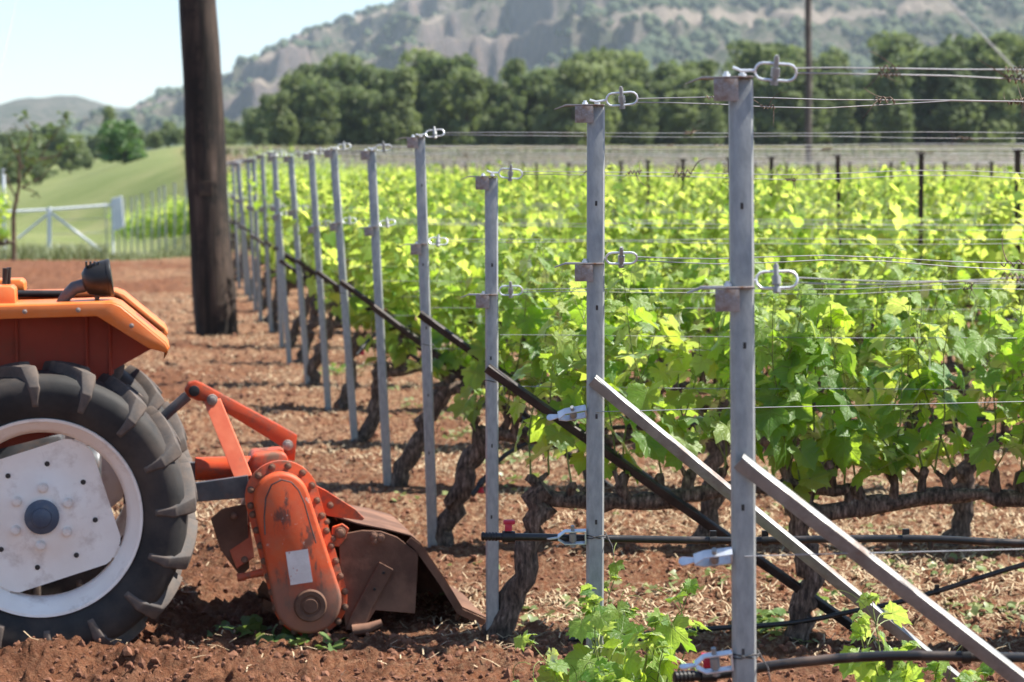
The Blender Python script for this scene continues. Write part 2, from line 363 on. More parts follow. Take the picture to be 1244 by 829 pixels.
def build_ground():
    u = np.concatenate([np.linspace(-.62, -.30, 34)[:-1], np.linspace(-.30, .30, 520), np.linspace(.30, .62, 34)[1:]])
    ys = np.concatenate([[-200, -80, -30, -12, -5, -1, 1, 2.2], 3.2 * np.exp(np.arange(0, math.log(7 / 3.2), .006)), 7 * np.exp(np.arange(0, math.log(12 / 7), .0021)), 12 * np.exp(np.arange(0, math.log(64 / 12), .0045)), 64 * np.exp(np.linspace(.02, math.log(4400 / 64.), 120))])
    w = np.maximum(ys, 3.2)
    X = u[None, :] * w[:, None]
    e = .62 * w[:, None]; t = np.array([.0008, .003, .01, .03, .1, .3, 1.])[None, :]; out = e + t * (np.maximum(4400 - e, 50))
    X = np.concatenate([-out[:, ::-1], X, out], 1); Y = np.repeat(ys[:, None], X.shape[1], 1)
    Z = gbase(X, Y) + grelief(X, Y)
    n, m = X.shape; me = bpy.data.meshes.new('ground')
    V = np.stack([X, Y, Z], -1).reshape(-1, 3); i = np.arange(n * m).reshape(n, m)
    Q = np.stack([i[:-1, :-1], i[:-1, 1:], i[1:, 1:], i[1:, :-1]], -1).reshape(-1, 4)
    me.vertices.add(len(V)); me.vertices.foreach_set('co', V.ravel())
    me.loops.add(Q.size); me.loops.foreach_set('vertex_index', Q.ravel().astype(np.int32))
    me.polygons.add(len(Q)); me.polygons.foreach_set('loop_start', np.arange(0, Q.size, 4, dtype=np.int32)); 
    me.update(calc_edges=True); me.validate()
    s = V[:, 0] - xr(V[:, 1]); y = V[:, 1]
    wob = 3 * (fbm(V[:, 0] * .3, y * .3, 3, 77) - .5)
    grass = sm(51, 56, y + wob) * (1 - sm(-1, 3, s)) + sm(186, 200, y + wob * 4) * sm(-1, 3, s)
    grass = np.clip(grass, 0, 1)
    dry = sm(68, 72, y) * (1 - sm(184, 200, y + wob * 4)) * sm(0, 4, s)
    dry = np.maximum(dry, .55 * sm(52, 56, y + wob) * (1 - sm(70, 90, y)) * (1 - sm(-2, 1, s)))
    lit = sm(-1.5, -.2, s + .8 * (fbm(V[:, 0] * .8, y * .8, 3, 5) - .5)) * sm(7.3, 9.0, y) * (.35 + .65 * sm(.42, .56, fbm(V[:, 0] * 1.1, y * .8, 3, 61))) + .12
    lit = np.maximum(lit, 1.0 * sm(9, 12, y) * sm(-3.2, -1.2, s) * sm(.32, .48, fbm(V[:, 0] * .9, y * .6, 3, 62)))
    a = me.color_attributes.new('zone', 'FLOAT_COLOR', 'POINT')
    a.data.foreach_set('color', np.stack([grass, np.clip(lit, 0, 1), dry, np.ones_like(y)], -1).astype(np.float32).ravel())
    me.shade_smooth()
    tag(link('ground', me, None, M['ground']), 'red tilled vineyard soil rising to meadow and dry field', kind='structure')
build_ground()

def relief(name, X, Y, Z, zone, label):
    n, m = X.shape; V = np.stack([X, Y, Z], -1).reshape(-1, 3); i = np.arange(n * m).reshape(n, m)
    Q = np.stack([i[:-1, :-1], i[:-1, 1:], i[1:, 1:], i[1:, :-1]], -1).reshape(-1, 4)
    me = bpy.data.meshes.new(name); me.from_pydata(V.tolist(), [], Q.tolist()); me.validate()
    a = me.color_attributes.new('zone', 'FLOAT_COLOR', 'POINT'); a.data.foreach_set('color', zone.reshape(-1, 4).astype(np.float32).ravel())
    me.shade_smooth(); return tag(link(name, me, None, M['rock']), label, kind='structure')

# the quarried mountain: foot at 900 m, crest near 2500 m
mp = ([-900, -200, 100, 185, 225, 265, 300, 330, 380, 430, 490, 560, 660, 800, 1000, 1244, 1700, 2600, 4200],
      [8, 14, 30, 62, 80, 99, 117, 134, 156, 172, 192, 222, 262, 300, 310, 290, 270, 200, 20])
MY0, MY1 = 900., 2500.
def mountain():
    px = np.concatenate([np.linspace(-900, -110, 24)[:-1], np.linspace(-110, 1500, 400), np.linspace(1500, 4200, 40)[1:]]); t = np.linspace(0, 1.25, 400)
    PX, T = np.meshgrid(px, t); Yd = MY0 + (MY1 - MY0) * T
    X = (PX - 622) / F * (1500 + .4 * Yd)
    crest = np.interp(PX, *mp)
    g = np.interp(T, [0, .12, .30, .42, .46, .56, .60, .72, .76, .88, 1.0, 1.25], [0, .05, .17, .28, .40, .47, .60, .68, .78, .88, 1.0, .62])
    big = fbm(PX * .010, T * 5, 4, 101) - .47; fine = fbm(PX * .05, T * 24, 4, 131) - .47
    warp = .09 * (fbm(PX * .013 + 3, T * 2, 3, 151) - .47) * 2
    T2 = np.clip(T + warp + .014 * (fbm(PX * .07, T * 22, 4, 157) - .47) * 2, 0, 1.25)
    bx = sm(170, 260, PX) * (1 - sm(620, 820, PX) * (1 - .6 * sm(.66, .70, T)))
    gs = np.interp(T2, [0, .12, .30, .6, .88, 1.0, 1.25], [0, .06, .20, .55, .88, 1.0, .62])
    g = np.interp(T2, [0, .12, .30, .42, .429, .56, .569, .72, .728, .88, 1.0, 1.25], [0, .06, .19, .26, .42, .46, .62, .66, .80, .88, 1.0, .62])
    g = gs + (g - gs) * bx
    amp = np.clip(T * 3, 0, 1) * np.clip((1.08 - T) * 6, .25, 1)
    rid = 1 - np.abs(2 * fbm(PX * .035, T * 7, 4, 211) - 1)
    Z = 6 + (crest - 6) * g + crest * .08 * big * amp + 12 * fine * amp + 14 * (rid - .8) * amp + 9 * (fbm(PX * .16, T * 70, 3, 241) - .45) * amp
    dz = np.gradient(Z, axis=0) / ((MY1 - MY0) * (t[1] - t[0]))
    rockm = sm(.30, .55, dz + .10 * (fbm(PX * .03, T * 12, 3, 171) - .47) * 2)
    band = sm(.40, .44, T2) * (1 - sm(.76, .82, T2)) * sm(200, 300, PX) * (1 - sm(980, 1080, PX))
    cl = sm(.408, .418, T2) * (1 - sm(.431, .437, T2)) + sm(.548, .558, T2) * (1 - sm(.571, .577, T2)) + sm(.708, .718, T2) * (1 - sm(.730, .736, T2))
    rockm = np.clip(sm(.9, 1.6, dz) * .35 * bx + cl * bx * sm(.38, .46, fbm(PX * .016, T * 3, 3, 177)), 0, 1)
    benches = ((sm(.431, .437, T2) * (1 - sm(.46, .49, T2))) + (sm(.571, .577, T2) * (1 - sm(.60, .63, T2))) + (sm(.73, .736, T2) * (1 - sm(.75, .77, T2))))
    pale = np.clip(benches * band * sm(.35, .55, fbm(PX * .02, T * 6, 3, 191) + .12), 0, 1)
    relief('mountain', X, Yd, Z, np.stack([rockm, pale, 0 * Z, 0 * Z + 1], -1), 'scrub covered mountain with grey quarried cliff bands behind pines')
    clear = fbm(PX * .012, T * 9, 3, 233)
    # shrubs on the slope: uncountable
    ico = bmesh.new(); bmesh.ops.create_icosphere(ico, subdivisions=1, radius=1); iv = np.array([v.co[:] for v in ico.verts]); inf = np.array([[v.index for v in f.verts] for f in ico.faces]); ico.free()
    V = []; Fs = []; cnt = 0
    for _ in range(60000):
        a = NR.integers(16, 322); b = NR.integers(20, 425)
        if rockm[a, b] > .85 or pale[a, b] > .5: continue
        if vn(np.array([px[b] * .05]), np.array([t[a] * 30]), 5)[0] < .35 or clear[a, b] < NR.uniform(.34, .48): continue
        r = NR.uniform(1.8, 4.8); p = np.array([X[a, b], Yd[a, b], Z[a, b]]) + NR.uniform(-5, 5, 3) * [1, 1, .1]
        V.append(iv * (r * NR.uniform(.7, 1.25, 3)) * NR.uniform(.8, 1.2, (len(iv), 1)) + p + [0, 0, r * .4]); Fs.append(inf + cnt * len(iv)); cnt += 1
        if cnt >= 20000: break
    me = bpy.data.meshes.new('mountain_shrubs'); me.from_pydata(np.concatenate(V).tolist(), [], np.concatenate(Fs).tolist()); me.shade_smooth()
    tag(link('mountain_shrubs', me, None, M['shrub']), 'dark green scrub dotted over the mountain slope', 'scrub', kind='stuff')
mountain()
def far_hill(name, pts, Y0, Y1, label, seed, px0, px1, rk=.15):
    px = np.linspace(px0, px1, 160); t = np.linspace(0, 1.4, 60); PX, T = np.meshgrid(px, t); Yd = Y0 + (Y1 - Y0) * T
    X = (PX - 622) / F * Y1 * (.7 + .3 * T); c = np.interp(PX, *pts)
    g = np.where(T < 1, np.sin(np.clip(T, 0, 1) * math.pi / 2) ** 1.3, 1 - (T - 1) * .8)
    Z = 5 + c * g + c * .12 * (fbm(PX * .03, T * 6, 4, seed) - .47) * np.clip(T * 3, 0, 1)
    rm = rk * sm(.45, .65, fbm(PX * .05, T * 14, 3, seed + 9))
    relief(name, X, Yd, Z, np.stack([rm, rm, 0 * Z, 0 * Z + 1], -1), label)
far_hill('hill', ([-700, -300, -60, 0, 40, 75, 110, 150, 185, 240, 330, 420], [10, 30, 66, 82, 92, 97, 96, 82, 60, 40, 18, 0]), 1700, 2900, 'blue green rounded hill low on the left skyline', 300, -700, 420)
far_hill('distant_ridge', ([-700, -100, 60, 140, 175, 210, 260, 400, 700], [30, 60, 100, 121, 125, 122, 110, 90, 60]), 3500, 4100, 'faint pale blue ridge between the hill and the mountain', 330, -700, 700, 0)

# ------------------------------------------------------------------ vines: leaf meshes
def leaf_mesh(name, seed, n=30, ring=True, fold=.22, curl=.18):
    r_ = random.Random(seed); keys = [(0, 1.0), (27, .70), (50, .90), (78, .62), (104, .74), (135, .56), (163, .46), (172, .12)]
    def rad(a):
        a = abs(a)
        for (a0, r0), (a1, r1) in zip(keys, keys[1:]):
            if a <= a1:
                t = (a - a0) / (a1 - a0); t = t * t * (3 - 2 * t); return r0 + (r1 - r0) * t
        return .12
    pts = []
    for i in range(n):
        a = -170 + 340 * i / (n - 1); r = rad(a) * (1 + (.09 if i % 2 else -.06)) * r_.uniform(.95, 1.05)
        pts.append((math.sin(math.radians(a)) * r, math.cos(math.radians(a)) * r))
    def zz(x, y):
        r = math.hypot(x, y); a = math.atan2(x, y)
        return fold * abs(x) * .8 - curl * r * r + .08 * math.sin(a * 3.4 + seed) * r + .05 * math.sin(a * 9 + seed * 2) * r + .10 * math.sin(seed * 1.7) * x * y
    V = [(0, 0, 0)]; Fs = []
    if ring:
        V += [(x * .55, y * .55, zz(x * .55, y * .55)) for x, y in pts]
    V += [(x, y, zz(x, y)) for x, y in pts]
    if ring:
        for i in range(1, n): Fs.append((0, i + 1, i)); Fs.append((i, i + 1, i + 1 + n, i + n))
    else:
        for i in range(1, n): Fs.append((0, i + 1, i))
    return V, Fs
def leaf_obj_mesh(name, seed, mat, fold=.22, curl=.18):
    V, Fs = leaf_mesh(name, seed, 31, True, fold, curl)
    me = bpy.data.meshes.new(name); me.from_pydata(V, [], Fs)
    uv = me.uv_layers.new(name='UVMap'); co = np.array([V[l.vertex_index][:2] for l in me.loops]); uv.data.foreach_set('uv', co.astype(np.float32).ravel())
    me.shade_smooth(); me.materials.append(mat); return me
LEAF = [leaf_obj_mesh('leaf', i, M['leaf'], .10 + .17 * (i % 4), .06 + .16 * (i % 3)) for i in range(10)]
LEAFY = [leaf_obj_mesh('young_leaf', 20 + i, M['leaf_young'], .45, .3) for i in range(3)]
LOW = [leaf_mesh('l', 40 + i, 11, False) for i in range(3)]

def frame(nrm, mid):
    nrm = nrm.normalized(); mid = (mid - nrm * mid.dot(nrm))
    if mid.length < 1e-4: mid = nrm.orthogonal()
    mid.normalize(); x = mid.cross(nrm)
    return Matrix((x, mid, nrm)).transposed()
def leaf_place(p, outw, size, r_):
    up = Vector((0, 0, 1)); rv = lambda: Vector((r_.gauss(0, 1), r_.gauss(0, 1), r_.gauss(0, 1)))
    nrm = outw * .75 + up * .75 + rv() * .38; mid = outw * .5 - up * .55 + rv() * .45
    R = frame(nrm, mid); pt = p + outw * r_.uniform(.05, .085) * (size / .085) + up * r_.uniform(0, .03)
    return Matrix.Translation(pt) @ R.to_4x4() @ Matrix.Scale(size, 4), pt
def shoot_path(base, L, r_, lean=None):
    d = lean or Vector((r_.gauss(0, .16), r_.gauss(0, .16), 1)); p = base.copy(); pts = [p.copy()]; n = max(4, int(L / .055))
    for i in range(n):
        d = (d + Vector((r_.gauss(0, .10), r_.gauss(0, .10), .05))).normalized(); p = p + d * (L / n); pts.append(p.copy())
    return pts
def make_shoot(base, L, r_, size=.085, lean=None, tendril=True):
    """stem tube + leaf placements [(matrix, young)]"""
    pts = shoot_path(base, L, r_, lean); n = len(pts); mb = MB()
    mb.tube(pts, [.0042 * (1 - .72 * i / (n - 1)) for i in range(n)], 5)
    lv = []; ang = r_.uniform(0, 6.28)
    for i in range(2 if L > .4 else 1, n):
        t = i / (n - 1); ang += math.pi + r_.uniform(-.7, .7)
        outw = Vector((math.cos(ang), math.sin(ang), r_.uniform(-.15, .35))).normalized()
        s = size * (1.05 - .15 * abs(t - .3)) * r_.uniform(.62, 1.15)
        if t > .72: s *= 1 - 1.9 * (t - .72)
        s = max(s, .022); m, pt = leaf_place(pts[i], outw, s, r_); mb.tube([pts[i], (pts[i] + pt) / 2 + Vector((0, 0, .012)), pt], .0016, 3, False)
        lv.append((m, t > .70 + r_.uniform(-.1, .12)))
        if tendril and t > .45 and r_.random() < .28:
            q = pts[i].copy(); d = Vector((r_.uniform(-1, 1), r_.uniform(-1, 1), .7)).normalized(); tp = [q.copy()]; c = r_.choice((-1, 1)) * r_.uniform(.2, .6)
            ax = Vector((r_.uniform(-1, 1), r_.uniform(-1, 1), r_.uniform(-.3, .3))).normalized()
            for k in range(9):
                d = Matrix.Rotation(c * (.1 + k * .11), 3, ax) @ d; q = q + d * .017; tp.append(q.copy())
            mb.tube(tp, .0011, 3, False)
    for k in range(4):                                     # unfolding tip cluster
        outw = Vector((r_.gauss(0, 1), r_.gauss(0, 1), 1.2)).normalized(); m, pt = leaf_place(pts[-1] - outw * .03, outw, r_.uniform(.018, .032), r_); lv.append((m, True))
    return mb, lv
def wood(r_, lean=.22, L=1.12, head=.52, thick=1., back=0., first=False):
    """gnarled trunk, one cordon arm to the right and its spurs; returns mesh builder and spur tips"""
    mb = MB(); sd = r_.uniform(0, 99); n = 16; pts = []; rad = []
    b1, b2 = r_.uniform(-.05, .05), r_.uniform(-.035, .035)
    for i in range(n):
        t = i / (n - 1); x = lean * t ** 1.15 + b1 * math.sin(t * math.pi * 1.4) + .012 * r_.gauss(0, 1); y = b2 * math.sin(t * 3.2) + .006 * r_.gauss(0, 1)
        pts.append(Vector((x, y, -.06 + (head + .06) * t))); rad.append(thick * (.050 - .014 * t + (.012 if t > .85 else 0) + (.018 * (1 - t / .15) if t < .15 else 0)) * r_.uniform(.88, 1.14))
    mb.tube(pts, rad, 12, True, .30, sd)
    top = pts[-1]; m = 22; cp = []; cr = []
    for i in range(m):
        t = i / (m - 1); cp.append(Vector((top.x - .02 + (L - .0) * t, top.y + .014 * math.sin(t * 9 + sd) + .004 * r_.gauss(0, 1), head - .045 + .05 * t + .022 * math.sin(t * 7 + sd) + .006 * r_.gauss(0, 1))))
        cr.append(thick * (.036 - .012 * t) * r_.uniform(.82, 1.2))
    mb.tube(cp, cr, 10, True, .32, sd + 3)
    tips = []; x = .0
    while x < L - .03:
        i = min(m - 1, max(0, int(x / L * (m - 1)))); b = cp[i]; h = r_.uniform(.05, .11) if x > .03 else r_.uniform(.04, .07)
        tip = b + Vector((r_.gauss(0, .022), r_.gauss(0, .018), cr[i] * .6 + h))
        mid = b.lerp(tip, .55) + Vector((r_.gauss(0, .01), r_.gauss(0, .01), 0))
        mb.tube([b, mid, tip - Vector((0, 0, .015)), tip], [.021, .017 * r_.uniform(.9, 1.4), .019 * r_.uniform(.8, 1.2), .011], 8, True, .35, sd + x); tips.append(tip)
        if r_.random() < .45:
            t2 = mid + Vector((r_.choice((-1, 1)) * r_.uniform(.02, .045), r_.gauss(0, .015), r_.uniform(.03, .06))); mb.tube([mid, t2], [.014, .009], 6, True, .3, sd); tips.append(t2)
        x += r_.uniform(.085, .14)
    return mb, tips
def vine_parts(r_, lean, L, head, nsh, thick=1., size=.085, smin=.52, smax=.86):
    mb, tips = wood(r_, lean, L, head, thick); shoots = []
    while len(shoots) < nsh:
        tp = tips[len(shoots) % len(tips)]
        shoots.append(make_shoot(tp + Vector((r_.gauss(0, .006), 0, -.006)), r_.uniform(smin, smax), r_, size))
    # short low laterals that close the skirt of the canopy
    for tp in tips:
        if r_.random() < .5:
            shoots.append(make_shoot(tp, r_.uniform(.10, .26), r_, size * .95, Vector((r_.gauss(0, .8), r_.gauss(0, .8), .35)), False))
    return mb, shoots
def join_leaves(pl, lows, scale=1.0):
    V = []; Fs = []; o = 0
    for m, yng in pl:
        v, f = lows[rng.randrange(len(lows))]; A = np.array(m); v = np.array(v) * scale
        V.append(v @ A[:3, :3].T + A[:3, 3]); Fs += [tuple(i + o for i in q) for q in f]; o += len(v)
    return np.concatenate(V), Fs
def build_vine_individual(name, base, r_, lean, L, head, nsh, label, group, size=.085, thick=1., smin=.52, smax=.86, skew=0.):
    root = empty(name, base, (0, 0, skew)); tag(root, label, 'grape vine', group)
    mb, shoots = vine_parts(r_, lean, L, head, nsh, thick, size, smin, smax)
    obj('trunk', mb, M['bark'], root, smooth=60)
    for smb, lv in shoots:
        obj('shoot', smb, M['cane'], root, smooth=60, fix=False)
        for m, y in lv: link('leaf', r_.choice(LEAFY if y else LEAF), root, mw=m)
    return root

# ------------------------------------------------------------------ the trellis rows
# (depth, top px, top py, base px, mid tensioner py)
POSTS = [(4.66, 900, 97, 907), (6.23, 724, 130, 724), (8.35, 597, 216, 598), (10.5, 510, 168, 525), (12.5, 451, 184, 470),
         (14.55, 405, 182, 430), (16.8, 378, 187, 398), (18.75, 353, 190, 373), (21.0, 333, 190, 351)]
rows = []
for Y, tx, ty, bx in POSTS:
    T = at(tx, ty, Y); g0 = gz(xr(Y), Y)
    # photo base pixel to lean; near posts run out of the picture
    zb = g0
    Xb = (bx - 622) / F * Y if Y > 5 else at(907, 829, Y).x + .004
    rows.append(dict(Y=Y, X=Xb, g=g0 if Y > 7 else 0., H=T.z - g0 if Y > 7 else T.z, lean=math.atan2(T.x - Xb, T.z - g0)))
Y = 21.0
while Y < 50:
    Y += rng.uniform(2.0, 2.16); g0 = float(gbase(xr(Y), Y))
    rows.append(dict(Y=Y, X=xr(Y) + rng.gauss(0, .03), g=g0, H=1.92 + rng.gauss(0, .03), lean=-.05 + rng.gauss(0, .015)))
NROW = len(rows)
RD = Vector((1, -.028, 0)).normalized()                   # direction of the rows
rz_row = math.atan2(RD.y, RD.x)

# --- shared small hardware meshes
def ring_path(L, h, r0):
    p = []; k = 6
    for cx, cz, a0 in ((L - h / 2 - 0, 0, -90), (h / 2, 0, 90)):
        for i in range(k + 1):
            a = math.radians(a0 + 180 * i / k); p.append((cx + math.cos(a) * h / 2, 0, cz + math.sin(a) * h / 2))
    p.append(p[0]); return p
def tensioner_mesh_set():
    """link type: long ring of rod, spool bolt across it, tail hook; origin at the post end, runs +x"""
    a = MB(); a.tube(ring_path(.085, .034, 0), .0032, 6, False); a.tube([(.0, 0, 0), (-.028, 0, -.002), (-.045, 0, .004)], .0035, 6)
    b = MB(); b.cyl((.042, 0, -.022), (.042, 0, .030), .0058, 10).cyl((.042, 0, -.010), (.042, 0, .008), .0095, 12).cyl((.042, 0, .018), (.042, 0, .034), .0045, 6)
    b.cyl((.042, 0, -.027), (.042, 0, -.019), .009, 6)
    c = MB()                                              # strip type, points -x
    for s_ in (-1, 1):
        c.add([(0, -.009, s_ * .020), (0, .009, s_ * .020), (-.055, .009, s_ * .020), (-.055, -.009, s_ * .020), (-.076, -.012, s_ * .004), (-.076, .012, s_ * .004),
               (0, -.009, s_ * .017), (0, .009, s_ * .017), (-.055, .009, s_ * .017), (-.055, -.009, s_ * .017), (-.075, -.012, s_ * .001), (-.075, .012, s_ * .001)],
              [(0, 1, 2, 3), (3, 2, 5, 4), (6, 9, 8, 7), (9, 10, 11, 8), (0, 3, 9, 6), (1, 7, 8, 2), (3, 4, 10, 9), (2, 8, 11, 5)])
    c.box((.001, 0, 0), (.004, .018, .040)); 
    pts = [(-.074, .005), (-.074, -.005)] + [(-.098 - .010 * math.sin(a_), -.010 * math.cos(a_)) for a_ in np.linspace(0, math.pi, 9)]
    c.add([(x, y * 1.0, .002) for x, y in [(p[0], p[1]) for p in pts]] + [(x, y, -.002) for x, y in pts], [tuple(range(len(pts))), tuple(range(2 * len(pts) - 1, len(pts) - 1, -1))] + [(i, i + len(pts), (i + 1) % len(pts) + len(pts), (i + 1) % len(pts)) for i in range(len(pts))])
    d = MB(); d.cyl((-.034, 0, -.024), (-.034, 0, .034), .0055, 10).cyl((-.034, 0, -.012), (-.034, 0, .012), .010, 12).cyl((-.034, 0, -.029), (-.034, 0, -.021), .009, 6)
    e = MB(); e.cyl((-.055, 0, 0), (-.055, 0, .001), .0045, 10)
    return [make_mesh(n_, q, 0, 50) for n_, q in (('tensioner', a), ('spool_bolt', b), ('strip_tensioner', c), ('spool_bolt', d))]
TEN = tensioner_mesh_set()
for q, mm in zip(TEN, ('galv_bright', 'bolt', 'galv_bright', 'bolt')): q.materials.append(M['galv_bright'] if mm != 'bolt' else M['galv'])
def bracket_mesh():
    m = MB(); m.box((-.018, 0, 0), (.085, .060, .0035)); m.box((-.020, -.0285, -.021), (.040, .0032, .038))
    m.add([(-.060, -.02, .0017), (-.060, .02, .0017), (-.084, .010, -.008), (-.084, -.010, -.008), (-.060, -.02, -.0017), (-.060, .02, -.0017), (-.084, .010, -.010), (-.084, -.010, -.010)],
          [(0, 1, 2, 3), (4, 7, 6, 5), (0, 3, 7, 4), (1, 5, 6, 2), (2, 6, 7, 3)])
    m.v = [(x * 1.25, y * 1.12, z * 1.2) for x, y, z in m.v]
    return make_mesh('bracket', m, .0008, 40)
BRK = bracket_mesh(); BRK.materials.append(M['bracket'])
m_ = MB(); m_.cyl((0, 0, -.006), (0, 0, .012), .0055, 6).cyl((0, 0, .0017), (0, 0, .007), .009, 6); NUT = make_mesh('bracket_bolt', m_, 0, 40); NUT.materials.append(M['galv_bright'])
def post_mesh(H):
    m = MB(); w, d, t, l = .0240, .036, .0026, .010
    prof = [(-w, .007), (-w + .007, 0), (w - .005, 0), (w, .005), (w, d), (w - l, d), (w - l, d - t), (w - t, d - t), (w - t, t), (-w + .008, t), (-w + t, .009), (-w + t, d - t), (-w + l, d - t), (-w + l, d), (-w, d)]
    n = len(prof); zs = [-.25, 0, H]
    V = [(x, y - .018, z) for z in zs for x, y in prof]; Fs = []
    for k in range(2):
        for i in range(n): j = (i + 1) % n; Fs.append((k * n + i, k * n + j, (k + 1) * n + j, (k + 1) * n + i))
    Fs.append(tuple(2 * n + i for i in range(n))); m.add(V, Fs)
    return make_mesh('post', m, .0006, 20)
def angle_iron(p0, p1, w=.040, t=.004):
    """equal angle bar from p0 to p1, one leg facing the camera, the other lying on top pointing back"""
    p0 = Vector(p0); p1 = Vector(p1); d = (p1 - p0).normalized(); yv = Vector((0, 1, 0)); yv = (yv - d * yv.dot(d)).normalized(); dn = d.cross(yv); dn = dn if dn.z < 0 else -dn
    prof = [(0, 0), (w * .26, -w * .50), (w, -w * .06), (w, t), (w * .28, -w * .50 + t * 1.5), (0, t)]   # ridge towards the camera
    m = MB(); V = [p + dn * (a - w / 2) + yv * b for p in (p0, p1) for a, b in prof]; n = 6
    m.add(V, [tuple(range(n)), tuple(range(2 * n - 1, n - 1, -1))] + [(i, (i + 1) % n, (i + 1) % n + n, i + n) for i in range(n)]); return m

def wire_path(p0, p1, sag, wob, r_, n=26):
    ps = []; ph = r_.uniform(0, 6)
    for i in range(n):
        t = (i / (n - 1)) ** 1.25; p = p0.lerp(p1, t); p.z += -sag * math.sin(math.pi * t) + wob * (math.sin(t * 23 + ph) + .6 * math.sin(t * 41 + ph * 2)) * min(1, t * 12) * (.35 + .65 * (1 - t)); ps.append(p)
    return ps
def tendril_mesh(r_):
    m = MB(); q = Vector((-.025, 0, 0)); pts = []; turns = r_.randint(3, 6); L = r_.uniform(.03, .07)
    for i in range(turns * 7):
        a = i * .9; pts.append(Vector((-L / 2 + L * i / (turns * 7), .0055 * math.cos(a) * r_.uniform(.8, 1.5), .0055 * math.sin(a) * r_.uniform(.8, 1.5))))
    m.tube(pts, .0017, 4, False)
    for _ in range(r_.randint(1, 3)):
        p = r_.choice(pts).copy(); d = Vector((r_.uniform(-.5, .5), r_.uniform(-.3, .3), r_.choice((-1, -1, .6)))).normalized(); tp = [p.copy()]; ax = Vector((r_.gauss(0, 1), 1, r_.gauss(0, 1))).normalized(); c = r_.uniform(-.5, .5)
        for k in range(7): d = Matrix.Rotation(c * (.3 + k * .12), 3, ax) @ d; p = p + d * .011; tp.append(p.copy())
        m.tube(tp, [.0015 * (1 - .1 * k) for k in range(8)], 4, False)
    me = make_mesh('dry_tendril', m, 0, 60, fix=False); me.materials.append(M['dry_tendril']); return me
TENDR = [tendril_mesh(rng) for _ in range(7)]

WIRE_NAMES = {}
def add_wire(i, p0, p1, sag, wob, what, rad=.0015, tend=0, second=None):
    r_ = rng; root = p0
    m = MB(); m.tube([p - root for p in wire_path(p0, p1, sag, wob, r_)], rad, 5)
    o = obj('trellis_wire', m, M['wire'], None, root, smooth=60, fix=False)
    tag(o, f"{what} of the {ordn(i)} vine row" if i else f"{what} of the vine row nearest the camera", 'wire', 'trellis wires along the vine rows')
    path = [p - root for p in wire_path(p0, p1, sag, wob, random.Random(1))]
    vs_ = m.v
    for _ in range(tend):                                  # dead tendrils still wound round the wire
        span = min(1., (.235 * p0.y + .1 - p0.x) / (p1.x - p0.x)); x = p0.x + r_.uniform(.05, .98) * span * (p1.x - p0.x)
        k = min(range(0, len(vs_), 5), key=lambda q: abs(vs_[q][0] + root.x - x))
        c = sum((Vector(vs_[k + j]) for j in range(5)), Vector()) / 5
        link('dry_tendril', r_.choice(TENDR), o, mw=Matrix.Translation(c) @ Matrix.Rotation(r_.uniform(-.1, .1), 4, 'Y') @ Matrix.Rotation(r_.uniform(0, 6.3), 4, 'X') @ Matrix.Scale(r_.uniform(.7, 1.3), 4))
    return o

